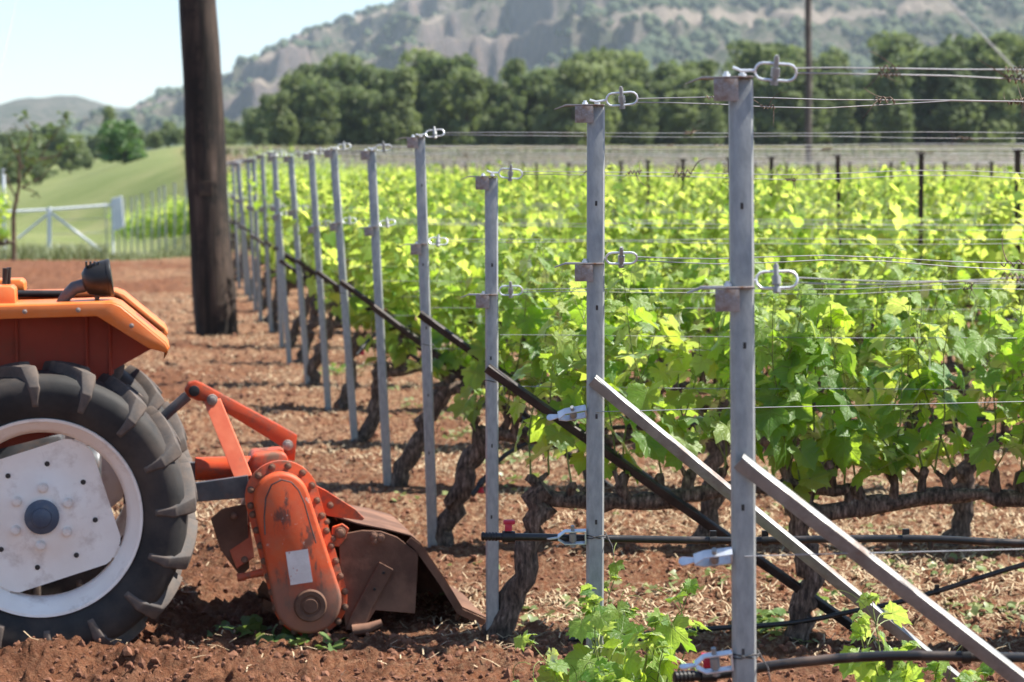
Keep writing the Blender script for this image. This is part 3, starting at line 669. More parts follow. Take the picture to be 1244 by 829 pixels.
TENS = {0: [(-.004, 'A'), (1.478, 'A'), (.925, 'B'), (.706, 'C')], 1: [(-.004, 'A'), (1.468, 'A'), (1.062, 'B'), (.715, 'C')], 2: [(-.004, 'A'), (1.275, 'A')]}
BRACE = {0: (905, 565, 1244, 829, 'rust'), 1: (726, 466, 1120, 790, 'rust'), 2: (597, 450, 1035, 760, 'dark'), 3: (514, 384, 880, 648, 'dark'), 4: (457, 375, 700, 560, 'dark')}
for i, r in enumerate(rows):
    Y, X, g0, H, lean = r['Y'], r['X'], r['g'], r['H'], r['lean']
    root = empty('end_post', (X, Y, g0), (0, lean, 0)); r['root'] = root
    side = ['with rusted angle brace', 'with a blue tinted clip and rusted brace', 'shorter than its neighbours, beside the tiller flap', 'just behind the tiller flap'][i] if i < 4 else ('before the timber pole' if i < 11 else 'beyond the timber pole')
    tag(root, (f"tall galvanised steel end post nearest the camera, {side}" if i == 0 else f"{ordn(i)} galvanised end post from the camera, {side}"), 'post', 'galvanised end posts of the vine rows')
    link('post', post_mesh(H), root, M['galv'])
    def loc2w(x, z): return Vector((X, Y, g0)) + Vector((x * math.cos(lean) + z * math.sin(lean), 0, -x * math.sin(lean) + z * math.cos(lean)))
    tl = TENS.get(i, [(-.004, 'A'), (1.40 + rng.gauss(0, .025), 'A')])
    if i > 18: tl = tl[:1]
    xe = .225 * Y + 4.0; r['xe'] = xe
    for k, (z, kind) in enumerate(tl):
        zz = H + .004 if z < 0 else z - g0 if i < 3 else z
        if kind == 'A':
            b = link('bracket', BRK, root, loc=(-.008, 0, zz)); link('bracket_bolt', NUT, b, loc=(-.022, -.008, .001)); link('bracket_bolt', NUT, b, loc=(.012, .004, .001))
            ty = rng.uniform(-.1, .1); mw = Matrix.Translation((.028, -.006, zz + .014)) @ Matrix.Rotation(ty, 4, 'Y') @ Matrix.Rotation(rng.uniform(-.5, .5), 4, 'X')
            t = link('tensioner', TEN[0], root, mw=mw); link('spool_bolt', TEN[1], t)
            hook = loc2w(.112, zz + .014); e = Vector((X, Y, g0)) + RD * (xe - X); ge = float(gbase(xe, Y))
            what = 'top' if k == 0 else 'middle'
            zend = ge + (1.90 if k == 0 else 1.44) + (.02 if k == 0 else 0)
            if i == 2: zend = 1.72 if k == 0 else 1.36
            w1 = add_wire(i, hook + Vector((0, 0, .004)), Vector((xe, e.y, zend + .012)), .01, .008 if i < 3 else .003, f'upper strand of the {what} wire', .0015, (3 if k == 0 else 1) if i < 4 else (2 if i < 8 else 0))
            w2 = add_wire(i, hook - Vector((0, 0, .006)), Vector((xe, e.y + .04, zend - .030)), .012, .010 if i < 3 else .004, f'lower strand of the {what} wire', .0015, (4 if k == 0 else 1) if i < 4 else (2 if i < 8 else 0))
        else:
            tilt = {'B': rng.uniform(.05, .2), 'C': rng.uniform(.0, .25)}[kind]
            mw = Matrix.Translation((-.028, -.012, zz)) @ Matrix.Rotation(-tilt, 4, 'Y') @ (Matrix.Rotation(math.radians(52 if kind == 'B' else 16), 4, 'X'))
            t = link('strip_tensioner', TEN[2] if kind == 'B' else TEN[2], root, mw=mw); link('spool_bolt', TEN[3], t)
            if kind == 'B':
                add_wire(i, loc2w(.0, zz) - Vector((0, .024, 0)), Vector((xe, Y + RD.y * (xe - X), zz + .14)), .0, .001, 'low single wire', .0012)
    if i < 4:                                              # punched slots in the web of the near posts
        for z in np.arange(.42, H - .12, .31):
            sl_ = MB(); sl_.box((rng.uniform(-.006, .006), -.0183, z + rng.uniform(-.03, .03)), (.006, .0016, .013)); obj('punched_slot', sl_, M['tie'], root)
    # wire ties on the post
    tie = MB(); 
    for z in ((.715,) if i < 2 else (.95,) if i < 9 else ()):
        pth = [(.030 * math.cos(a), .002 + .024 * math.sin(a), z + .004 * math.sin(a * 2)) for a in np.linspace(0, 6.6, 16)] + [(.045, -.03, z - .02), (.05, -.035, z - .05)]
        tie.tube(pth, .0016, 5)
        if i < 2: tie.tube([(p[0] * 1.05, p[1] * 1.05, p[2] + .008 * math.sin(p[0] * 90)) for p in pth[:-1]], .0016, 5)
    if tie.v: obj('tie_wire', tie, M['tie'], root, smooth=60, fix=False)
    # brace
    if i in BRACE:
        bx0, by0, bx1, by1, kd = BRACE[i]; a = at(bx0, by0, Y); b = at(bx1, by1, Y); d = b - a; L = (a.z - g0 + .05) / -d.z; b = a + d * L
    else:
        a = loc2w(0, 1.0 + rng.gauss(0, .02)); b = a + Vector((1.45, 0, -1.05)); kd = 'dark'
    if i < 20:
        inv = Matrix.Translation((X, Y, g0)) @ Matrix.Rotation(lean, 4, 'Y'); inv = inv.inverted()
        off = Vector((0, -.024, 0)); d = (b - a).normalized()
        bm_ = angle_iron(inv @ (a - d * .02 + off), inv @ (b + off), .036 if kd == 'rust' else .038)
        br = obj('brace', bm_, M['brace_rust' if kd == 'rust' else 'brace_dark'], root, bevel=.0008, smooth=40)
        bb = MB(); c = inv @ (a + d * .012 + off); bb.cyl(c + Vector((0, -.007, 0)), c + Vector((0, .004, 0)), .008, 6); obj('brace_bolt', bb, M['bolt'], br, smooth=40)
    # thinner foliage wires lower in the canopy of grown rows
    if 2 <= i < 14:
        for k, z in enumerate((1.12, .93)):
            add_wire(i, loc2w(.03, z), Vector((xe, Y + RD.y * (xe - X), float(gbase(xe, Y)) + z)), .01, .002, ['upper foliage wire', 'lower foliage wire'][k], .0012)
    # line posts
    off = 5.05; q = 1
    while True:
        x = X + off * q + rng.gauss(0, .05)
        if x > .225 * Y + 1.2: break
        if i >= 3:
            gl = float(gbase(x, Y)); m = MB(); w = .021
            m.prism([(-w, -w), (w, -w), (w, w)], -.2, 1.88); 
            lp = MB(); lp.box((0, 0, .92), (.036, .006, 2.0)); lp.box((-.0155, .0185, .92), (.005, .031, 2.0)); 
            o = obj('line_post', lp, M['line_post'], None, (x, Y + RD.y * (x - X), gl), bevel=.001); o.rotation_euler = (rng.gauss(0, .012), rng.gauss(0, .015), 0)
            tag(o, f"dark iron line post in the {ordn(i)} vine row, {['first', 'second', 'third', 'fourth', 'fifth'][q - 1]} after its end post", 'post', 'dark line posts standing in the vines')
            hk = MB(); hk.box((0, 0, 1.905), (.075, .016, .018)); hk.tube([(-.035, 0, 1.905), (-.045, 0, 1.93)], .006, 5); obj('wire_hook', hk, M['line_post'], o)
        q += 1

# second block of end posts, past the crest of the field on the left
for k in range(13):
    t = k / 12; Y = 57 + 28 * t; px = 238 - 108 * t ** .8; x = (px - 622) / F * Y; g0 = float(gbase(x, Y)); m = MB()
    root = empty('end_post', (x, Y, g0), (0, rng.gauss(0, .02), 0)); tag(root, f"small distant end post past the field crest, {ordn(k) if k else 'first'} to the left of the timber pole", 'post', 'distant end posts beyond the timber pole')
    link('post', post_mesh(1.93 + rng.gauss(0, .03)), root, M['galv']); link('bracket', BRK, root, loc=(0, 0, 1.94))

# ------------------------------------------------------------------ vines in the rows
far_variants = []
for k in range(6):
    r_ = random.Random(500 + k); mb, sh = vine_parts(r_, r_.uniform(.12, .3), 1.13, .53 + r_.uniform(-.03, .03), 13, 1., .090, .62, 1.16)
    tm = make_mesh('trunk', mb, 0, 60); tm.materials.append(M['bark'])
    cm = MB(); pl = []
    for smb, lv in sh: cm.add(smb.v, smb.f); pl += lv
    V, Fs = join_leaves(pl, LOW); me = bpy.data.meshes.new('foliage'); me.from_pydata(V.tolist(), [], Fs); me.shade_smooth(); me.materials.append(M['leaf_far'])
    ce = make_mesh('shoots', cm, 0, None, False); ce.materials.append(M['cane']); far_variants.append((tm, ce, me, len(pl)))
GV = 'grape vines trained along the trellis rows'
starts = {2: [(-.075, .205, .56, 1.), (1.02, .085, .52, 1.0), (2.16, .1, .52, 1.)], 3: [(-.36, .24, .56, 1.1), (.86, .12, .53, 1.), (2.05, .1, .53, 1.)], 4: [(-.66, .30, .56, 1.1)], 5: [(-1.0, .16, .55, 1.)]}
for i, r in enumerate(rows):
    if i < 2: continue
    Y, X = r['Y'], r['X']; xs = list(starts.get(i, []))
    x = xs[-1][0] if xs else X + .06 + rng.gauss(0, .05)
    if not xs: xs = [(x, rng.uniform(.12, .26), .54, 1.05)]
    while True:
        x += 1.15 + rng.gauss(0, .05)
        if x > .225 * Y + (.55 if i < 6 else 1.0): break
        xs.append((x, rng.uniform(.06, .2), .53 + rng.gauss(0, .02), rng.uniform(.9, 1.1)))
    for k, (x, lean, head, th) in enumerate(xs):
        yy = Y + .03 + RD.y * (x - X); base = (x, yy, gz(x, yy) if i < 8 else float(gbase(x, yy)))
        lab = f"leafy grape vine in the {ordn(i)} trellis row, {ordn(k) if k else 'first'} after its end post"
        if i <= 4:
            r_ = random.Random(1000 + i * 50 + k)
            build_vine_individual('grape_vine', base, r_, lean, 1.13, head, [0, 0, 15, 15, 14][i] + (2 if i == 2 and k else 0), lab, GV, .094, th, .46 if i == 2 else .5, .80 if i == 2 else .84, rz_row)
        else:
            tm, ce, fm, nl = far_variants[rng.randrange(6)]; root = empty('grape_vine', base, (0, 0, rz_row + (0 if rng.random() < .75 else 0)))
            root.scale = (1, rng.choice((-1, 1)) * 1.0, rng.uniform(.95, 1.08)); tag(root, lab, 'grape vine', GV)
            link('trunk', tm, root); tag(link('shoots', ce, root), kind='stuff') if i < 14 else None
            tag(link('foliage', fm, root), kind='stuff')
# rows too far to count: one mass
def far_rows():
    V = []; Fs = []; o = 0
    pools = []
    for tm, ce, fm, nl in far_variants:
        v = np.empty(len(fm.vertices) * 3); fm.vertices.foreach_get('co', v); pools.append((v.reshape(-1, 3), np.array([p.vertices[:] for p in fm.polygons])))
    def put(x, y, kp=.6):
        nonlocal o
        v, f = pools[rng.randrange(6)]; sel = f.reshape(-1, 10, 3); keep = NR.random(len(sel)) < kp; f2 = sel[keep].reshape(-1, 3)
        used, inv = np.unique(f2, return_inverse=True); w = v[used] * [1, rng.choice((-1, 1)), rng.uniform(.95, 1.1)] * 1.0
        V.append(w + [x, y, float(gbase(x, y))]); Fs.append(inv.reshape(-1, 3) + o); o += len(used)
    y = 52.
    while y < 70:
        x = xr(y) + .3
        while x < .23 * y + 1: put(x, y); x += 1.15
        y += 2.1
    for k in range(13):
        t = k / 12; yy = 57 + 28 * t; px = 238 - 108 * t ** .8; x = (px - 622) / F * yy + .2
        for j in range(9): put(x + j * .7, yy, 1.)
    me = bpy.data.meshes.new('far_vine_rows'); me.from_pydata(np.concatenate(V).tolist(), [], np.concatenate(Fs).tolist()); me.shade_smooth()
    tag(link('far_vine_rows', me, None, M['leaf_far']), 'far vine rows merging into one green mass', 'vines', kind='stuff')
far_rows()

# young vines low in the foreground
def young_vine(base, n, r_, label, hmax, spread):
    root = empty('young_vine', base); tag(root, label, 'young vine', 'young vines in the foreground')
    st = MB(); st.tube([(0, 0, -.05), (.01, 0, .05), (-.005, .01, .12)], [.022, .018, .014], 8, True, .3, 3); obj('stump', st, M['bark'], root, smooth=60)
    for k in range(n):
        a = 6.28 * k / n + r_.uniform(-.4, .4); l = Vector((math.cos(a) * spread, math.sin(a) * spread * .8, r_.uniform(.7, 1.1)))
        smb, lv = make_shoot(Vector((0, 0, .06)), hmax * r_.uniform(.6, 1.0), r_, .078, l)
        obj('shoot', smb, M['cane'], root, smooth=60, fix=False)
        for m, y in lv: link('leaf', r_.choice(LEAFY if y and r_.random() < .7 else LEAF), root, mw=m)
young_vine((.32, 6.0, 0), 15, random.Random(5), 'low bushy young vine at the foot of the second end post', .62, .42)
young_vine((.15, 5.75, .10), 8, random.Random(15), 'small sprouting vine at the bottom edge left of the second end post', .30, .5)
young_vine((.98, 5.6, .10), 11, random.Random(9), 'low young vine under the long rusted braces', .50, .38)

# ------------------------------------------------------------------ drip pipes
def hose(points, rad, label, clips=(), emit=(), fitting=None, n=10):
    root = Vector(points[0]); P_ = [Vector(p) for p in points]
    # catmull-rom
    out = []
    for k in range(len(P_) - 1):
        p0 = P_[max(k - 1, 0)]; p1 = P_[k]; p2 = P_[k + 1]; p3 = P_[min(k + 2, len(P_) - 1)]
        for j in range(8):
            t = j / 8; out.append(.5 * ((2 * p1) + (p2 - p0) * t + (2 * p0 - 5 * p1 + 4 * p2 - p3) * t * t + (3 * p1 - p0 - 3 * p2 + p3) * t ** 3))
    out.append(P_[-1]); m = MB(); m.tube([p - root for p in out], rad, n); o = obj('drip_pipe', m, M['hose'], None, root, smooth=60)
    tag(o, label, 'pipe', 'black drip pipes along the rows')
    def near(x): return min(range(1, len(out) - 1), key=lambda q: abs(out[q].x - x))
    for x in clips:
        q = near(x); c = out[q] - root; d = (out[q + 1] - out[q - 1]).normalized(); k = MB(); k.tube([c - d * rad * .9, c + d * rad * .9], rad * 1.45, 10); k.box(c + Vector((0, 0, rad * 1.9)), (rad * 1.7, rad * 1.2, rad * 1.4)); obj('clip', k, M['black'], o, smooth=40)
    for x in emit:
        q = near(x); c = out[q] - root; k = MB(); k.cyl(c + Vector((0, 0, -rad * .5)), c + Vector((0, 0, -rad * 2.3)), rad * .85, 10); k.cyl(c + Vector((0, 0, -rad * 2.3)), c + Vector((0, 0, -rad * 2.9)), rad * .55, 8); obj('emitter', k, M['hose'], o, smooth=40)
    if fitting:
        c = P_[0] - root; d = (out[2] - out[0]).normalized(); k = MB(); k.tube([c - d * .03, c + d * .05], rad * .95, 10)
        for s_ in range(5): k.tube([c + d * (-.028 + s_ * .009), c + d * (-.023 + s_ * .009)], rad * 1.2, 10)
        k.tube([c + d * .028, c + d * .062], rad * 1.55, 12); f_ = obj('end_fitting', k, M['black'], o, smooth=40)
        h = MB(); cc = c + d * .045 + Vector((0, -.005, rad * 1.5)) * fitting
        h.box(cc + Vector((0, 0, .012)) * fitting, (.020, .014, .022)); h.box(cc + Vector((.002, 0, .026)) * fitting, (.032, .018, .012)); obj('valve_handle', h, M['red_plastic'], f_, bevel=.003, smooth=40)
    return o
q = lambda px, py, Y: at(px, py, Y)
hose([q(835, 822, 4.70), q(885, 818, 4.72), q(960, 806, 4.71), q(1080, 797, 4.69), q(1244, 799, 4.66), q(1500, 800, 4.64), q(2100, 800, 4.6)], .0105, 'black drip pipe tied to the nearest end post at the bottom edge', [at(1164, 798, 4.68).x], [at(1080, 797, 4.69).x], 1)
hose([q(598, 652, 6.20), q(660, 653, 6.22), q(760, 655, 6.27), q(900, 657, 6.27), q(1010, 655, 6.25), q(1130, 655, 6.23), q(1244, 660, 6.2), q(1500, 664, 6.17), q(2000, 664, 6.1)], .0105, 'long black drip pipe with red valve passing behind the nearest end post', [at(x, 656, 6.24).x for x in (869, 930, 1105)], [at(1127, 656, 6.23).x], 1)
hose([q(690, 777, 8.25), q(760, 772, 8.28), q(860, 764, 8.3), q(960, 757, 8.3), q(1040, 742, 8.28), q(1110, 727, 8.25), q(1244, 686, 8.2), q(1420, 640, 8.2), q(1800, 640, 8.2)], .0095, 'slack black drip pipe lying along the soil of the third row', [at(1142, 718, 8.2).x], [], 0)
hose([q(578, 596, 10.4), q(596, 572, 10.45), q(622, 548, 10.5), q(680, 527, 10.55), q(800, 517, 10.5), q(1000, 512, 10.45), q(1244, 509, 10.4), q(1700, 508, 10.3)], .0105, 'black drip pipe with red valve drooping at the fourth row', [at(x, 512, 10.4).x for x in (960, 1222)], [], -1)
hose([q(436, 428, 14.4), q(452, 410, 14.5), q(475, 400, 14.6), q(540, 394, 14.6), q(700, 390, 14.5), q(1300, 388, 14.3)], .0105, 'black drip pipe with red valve drooping at the sixth row', [], [], -1)

# ------------------------------------------------------------------ tractor and rotary tiller
YAW = math.radians(9.0); TO = Vector((-1.715, 8.28, 0.0)); TR = Matrix.Translation(TO) @ Matrix.Rotation(YAW, 4, 'Z'); TI = TR.inverted()
def tl(px, py, yl):                                        # point of the machine's own plane y = yl
    a = TI @ Vector((0, 0, EYE)); d = TI.to_3x3() @ ray(px, py); return a + d * ((yl - a.y) / d.y)
def tl2(pts, yl): return [(lambda p: (p.x, p.z))(tl(x, y, yl)) for x, y in pts]

trac = empty('tractor', TO, (0, 0, YAW)); tag(trac, 'orange tractor with white rear wheel parked at the left edge', 'tractor')
WR, WW = .556, .25                                         # rear wheel radius and width
wc = tl(52, 625, -.06)
def lug_mesh():
    """one bar of the tread: runs from the middle of the tread out over the shoulder and down the side wall"""
    m = MB(); R0 = WR - .034; pts = []
    for k in range(8):
        t = k / 7
        if t < .72: yy = .012 - (.012 + WW / 2 - .020) * (t / .72); rr = R0 - .010 * (t / .72) ** 3; up = Vector((0, 0, 1)) 
        else: yy = -WW / 2 + .006 - .006 * ((t - .72) / .28); rr = R0 - .012 - .105 * (t - .72) / .28; up = Vector((0, -.45 - .45 * (t - .72) / .28, .8)).normalized()
        a = .34 * min(t, .8) ** 1.15; pts.append((yy, rr, a, up, t))
    V = []
    for yy, rr, a, up, t in pts:
        hgt = .040 if t < .72 else .040 - .028 * (t - .72) / .28
        w0 = (.030 + .014 * t) * (1 if t < .72 else 1 - .60 * (t - .72) / .28); w1 = (.016 + .014 * t) * (1 if t < .72 else 1 - .80 * (t - .72) / .28)
        for (wv, hv) in ((-w0, -.012), (-w1, hgt), (w1 * .9, hgt), (w0, -.012)):
            aa = a + wv / rr; rad_ = rr + hv * up.z; y2 = yy + hv * up.y
            V.append((rad_ * math.sin(aa), y2, rad_ * math.cos(aa)))
    Fs = [(0, 1, 2, 3)]; n = len(pts)
    for i in range(n - 1):
        for j in range(4): k = (j + 1) % 4; Fs.append((i * 4 + j, i * 4 + k, i * 4 + 4 + k, i * 4 + 4 + j))
    Fs.append(((n - 1) * 4 + 3, (n - 1) * 4 + 2, (n - 1) * 4 + 1, (n - 1) * 4)); m.add(V, Fs)
    me = make_mesh('lug', m, .003, 40); me.materials.append(M['lug']); return me
LUG = lug_mesh()
def tyre_prof():
    h = WW / 2; R = WR - .034; r0 = .345
    return [(r0, -h * .62), (r0 + .012, -h * .74), (r0 + .030, -h * .86), (r0 + .060, -h * 1.0), (R - .065, -h * 1.06), (R - .028, -h * 1.02), (R - .008, -h * .86), (R + .000, -h * .5), (R + .003, 0),
            (R, h * .5), (R - .008, h * .86), (R - .028, h * 1.02), (R - .065, h * 1.06), (r0 + .06, h), (r0 + .03, h * .86), (r0 + .012, h * .74), (r0, h * .62)]
def rear_wheel(c, flip, rot):
    s = -1 if flip else 1; mw = Matrix.Translation(c) @ (Matrix.Rotation(math.pi, 4, 'Z') if flip else Matrix.Identity(4)) @ Matrix.Rotation(rot, 4, 'Y')
    h = WW / 2; m = MB()
    m.lathe([(.352, -h * .70), (.362, -h * .78), (.360, -h * .84), (.350, -h * .82), (.338, -h * .66), (.322, -h * .56), (.305, -h * .30), (.300, 0), (.305, h * .3), (.338, h * .66), (.352, h * .82), (.352, h * .7), (.320, h * .5), (.312, 0), (.32, -h * .5)], 72, closed=True)
    wobj = obj('rear_wheel', m, M['rim'], trac, mw=mw, smooth=45)
    obj('tyre', MB().lathe(tyre_prof(), 84), M['tyre'], wobj, smooth=50)
    for k in range(16):
        a = 2 * math.pi * k / 16; link('lug', LUG, wobj, mw=Matrix.Rotation(a, 4, 'Y'))
        link('lug', LUG, wobj, mw=Matrix.Rotation(a + math.pi / 16, 4, 'Y') @ Matrix.Rotation(math.pi, 4, 'Z') @ Matrix.Identity(4))
    # dished disc with four flats
    d = MB(); n = 96; rings = [(.0, -.045), (.075, -.045), (.10, -.043), (.15, -.026), (.185, -.020), (1., -.022), (1.0, -.016)]
    for k in range(n):
        a = 2 * math.pi * k / n; la = ((a + math.pi / 4) % (math.pi / 2)) - math.pi / 4; ro = min(.242 / math.cos(la), .296)
        for r_, y_ in rings:
            rr = ro if r_ == 1. else max(r_, .001); d.v.append((rr * math.cos(a), y_, rr * math.sin(a)))
    q_ = len(rings)
    for k in range(n):
        for i in range(q_ - 1): k2 = (k + 1) % n; d.f.append((k * q_ + i, k * q_ + i + 1, k2 * q_ + i + 1, k2 * q_ + i))
    dk = obj('wheel_disc', d, M['rim'], wobj, smooth=35, loc=(0, -.012, 0))
    hb = MB(); hb.lathe([(.0005, -.092), (.028, -.092), (.034, -.088), (.036, -.074), (.056, -.070), (.062, -.064), (.062, -.04)], 32); obj('hub_cap', hb, M['hub'], dk, smooth=40)
    bm_ = MB(); bm_.tube([(0, -.046, 0), (0, -.062, 0)], .0155, 6).tube([(0, -.044, 0), (0, -.050, 0)], .019, 16); bme = make_mesh('wheel_nut', bm_, .001, 40); bme.materials.append(M['rim'])
    for k in range(6): a = math.radians(60 * k + 10); link('wheel_nut', bme, dk, loc=(.105 * math.cos(a), .002, .105 * math.sin(a)))
    hm = MB(); hm.tube([(0, -.024, 0), (0, -.019, 0)], .0095, 12); hme = make_mesh('bolt_hole', hm, 0, 40); hme.materials.append(M['black'])
    for k in range(8): a = math.radians(45 * k + 22); link('bolt_hole', hme, dk, loc=(.190 * math.cos(a), .0005, .190 * math.sin(a)))
    for k in range(4):
        a = math.radians(90 * k + 45); lg = MB(); lg.box((.292, .012, 0), (.03, .06, .05)); lo = obj('rim_lug', lg, M['rim'], dk, bevel=.003); lo.matrix_basis = Matrix.Rotation(a, 4, 'Y')
    return wobj
rear_wheel(wc, False, math.radians(-17))
rear_wheel(wc + Vector((0, .98, 0)), True, math.radians(40))
# front wheels, body, hood, seat (mostly left of the frame)
for yy, fl in ((.06, 0), (.86, 1)):
    c = Vector((wc.x - 1.45, yy, .33)); m = MB(); m.lathe([(.20, -.07), (.26, -.10), (.315, -.095), (.335, -.05), (.337, 0), (.335, .05), (.315, .095), (.26, .10), (.20, .07)], 48); w = obj('front_wheel', m, M['tyre'], trac, c, smooth=50)
    d = MB(); d.lathe([(.001, -.02), (.12, -.02), (.15, 0), (.20, -.05), (.21, -.075), (.21, .07), (.15, .01), (.001, .0)], 36); obj('wheel_disc', d, M['rim'], w, smooth=40)
yc = .43
ax = MB(); ax.cyl((wc.x, .02, wc.z), (wc.x, .86, wc.z), .06, 20); ax.cyl((wc.x, .16, wc.z), (wc.x, .70, wc.z), .10, 20); obj('rear_axle', ax, M['greysteel'], trac, smooth=40)
bd = MB(); bd.box((wc.x - .25, yc, .55), (.62, .30, .36)); bd.box((wc.x - .95, yc, .52), (1.0, .26, .30)); bd.cyl((wc.x + .05, yc, .58), (wc.x + .20, yc, .58), .09, 20); obj('transmission', bd, M['greysteel'], trac, bevel=.015, smooth=40)
hd = MB(); hd.prism([(wc.x - 1.75, .62), (wc.x - 1.75, .98), (wc.x - 1.6, 1.06), (wc.x - .75, 1.12), (wc.x - .72, .62)], yc - .22, yc + .22); obj('hood', hd, M['orange'], trac, bevel=.03, smooth=40)
st = MB(); st.box((wc.x - .18, yc, .97), (.42, .42, .10)); st.box((wc.x + .05, yc, 1.10), (.09, .40, .26), Matrix.Rotation(.2, 3, 'Y')); obj('seat', st, M['black'], trac, bevel=.03, smooth=40)
# fenders: folded top with lip, inner skirt
def fender(y0, y1, near):
    s = 1 if near else -1
    outer = tl2([(-260, 440), (-210, 392), (-150, 371), (0, 371), (60, 369.5), (112, 367.5), (136, 367), (147, 371), (202, 416), (206, 423), (203, 428)], -.13)
    dz = .014; inner = [(x - (.006 if k > 6 else 0), z - dz) for k, (x, z) in enumerate(outer)]
    m = MB(); m.prism(outer + inner[::-1], y0, y1); fo = obj('fender', m, M['orange'], trac, bevel=.004, smooth=50)
    lip_o = tl2([(-150, 371.5), (0, 371.5), (60, 370), (112, 368), (136, 368), (146, 372), (201, 417), (205, 424), (202, 429), (180, 423), (118, 384.5), (60, 386), (0, 388), (-150, 389)], -.13)
    l = MB(); yl_ = y0 if near else y1 - .012; l.prism(lip_o, yl_ - .004 * s, yl_ + .012 - .004 * s); obj('fender_lip', l, M['orange'], fo, bevel=.004, smooth=50)
    sk = MB(); yi = (y1 - .02) if near else y0 + .008
    sk.prism(tl2([(-150, 372), (112, 372), (140, 375), (196, 420), (182, 425), (126, 456), (100, 520), (-60, 560), (-150, 520)], .2), yi, yi + .010); obj('fender_skirt', sk, M['fender_shaded'], fo, smooth=40)
    for xx in (20, 105, 133):
        rb = MB(); p = tl(xx, 380, .2); rb.box((p.x, yi - .006 * s, p.z - .14), (.012, .012, .26)); obj('skirt_rib', rb, M['fender_shaded'], fo, bevel=.003)
    for xx, yy_ in ((30, 379), (95, 377), (160, 396)):
        if near:
            p = tl(xx, yy_, -.14); link('fender_bolt', FBOLT, fo, loc=(p.x, y0 - .003, p.z))
    return fo
fb_ = MB(); fb_.tube([(0, -.007, 0), (0, .002, 0)], .006, 6).tube([(0, -.002, 0), (0, .002, 0)], .009, 12); FBOLT = make_mesh('fender_bolt', fb_, .0008, 40); FBOLT.materials.append(M['bolt'])
fender(-.13, .21, True); fender(.65, .99, False)
# slot grille let into the sloping rear of the near fender
a_, b_ = tl(166, 384, .10), tl(188, 402, .10); sl = MB(); rot = Matrix.Rotation(math.atan2(-(b_.z - a_.z), b_.x - a_.x), 3, 'Y'); sl.box((a_ + b_) / 2 + Vector((0, .02, .004)), ((b_ - a_).length * 1.1, .06, .006), rot); obj('reflector_slot', sl, M['black'], trac, bevel=.002)
# work lamp
lm = MB(); c0 = tl(106, 341, .02); c1 = tl(128, 338, .02)
lm.tube([c0 + (c0 - c1) * .25, c0, c0.lerp(c1, .5), c1, c1 + (c1 - c0) * .10], [.030, .052, .062, .066, .067], 24); lo = obj('work_lamp', lm, M['black'], trac, smooth=40)
rm = MB(); rm.tube([c1 + (c1 - c0) * .10, c1 + (c1 - c0) * .36], [.0685, .0685], 28); obj('lamp_bezel', rm, M['black'], lo, bevel=.003, smooth=40)
for k in range(4):
    f_ = MB(); f_.box(tl(105 + 5 * k, 325, .02) + Vector((0, -.002, .012)), (.006, .07, .020)); obj('cooling_fin', f_, M['black'], lo, bevel=.001)
ar = MB(); ar.tube([tl(74, 370, .02), tl(80, 360, .02), tl(90, 350, .02), tl(103, 347, .02)], [.020, .022, .024, .026], 14); obj('lamp_arm', ar, M['greysteel'], lo, smooth=50)
ls = MB(); ls.box(tl(118, 364, .02), (.016, .03, .05)); ls.cyl(tl(118, 361, .0), tl(118, 361, .04), .010, 12); obj('lamp_bracket', ls, M['rust'], lo, bevel=.002)
rl = MB(); rl.tube([tl(-40, 357, .30), tl(78, 357, .30)], .0135, 10); rl.tube([tl(20, 357, .30), tl(20, 375, .30)], .010, 8); rl.tube([tl(76, 357, .30), tl(76, 375, .30)], .010, 8); obj('hand_rail', rl, M['black'], trac, smooth=50)
for n_, (x0, y0_, x1, y1_, ya, yb) in {'tool_box': (-40, 348, 18, 371, -.02, .14), 'console': (-50, 340, 29, 353, .36, .55)}.items():
    o_ = MB(); o_.prism(tl2([(x0, y0_ + 1), (x1 - 4, y0_), (x1, y0_ + 4), (x1 + 1, y1_ + 1), (x0, y1_ + 1)], ya), ya, yb); obj(n_, o_, M['orange'], trac, bevel=.004, smooth=40)
lv = MB(); lv.tube([tl(5, 352, .2), tl(6, 340, .2), tl(7, 326, .2)], [.009, .010, .012], 10); obj('lever', lv, M['black'], trac, smooth=50)
l2 = MB(); l2.tube([tl(11, 352, .24), tl(11, 325, .24)], [.006, .009], 10); obj('lever', l2, M['black'], trac, smooth=50)
# hitch: top link and lower arm
tp = MB(); tp.tube([tl(160, 545, .43), tl(206, 500, .43), tl(228, 481, .43)], [.018, .020, .021], 14); obj('top_link', tp, M['greysteel'], trac, smooth=50)
ha = MB(); ha.prism(tl2([(150, 590), (239, 586), (301, 577), (303, 604), (239, 609), (150, 612)], .12), .10, .125); obj('lower_link', ha, M['greysteel'], trac, bevel=.002)
ha = MB(); ha.prism(tl2([(150, 590), (239, 586), (301, 577), (303, 604), (239, 609), (150, 612)], .12), .72, .745); obj('lower_link', ha, M['greysteel'], trac, bevel=.002)

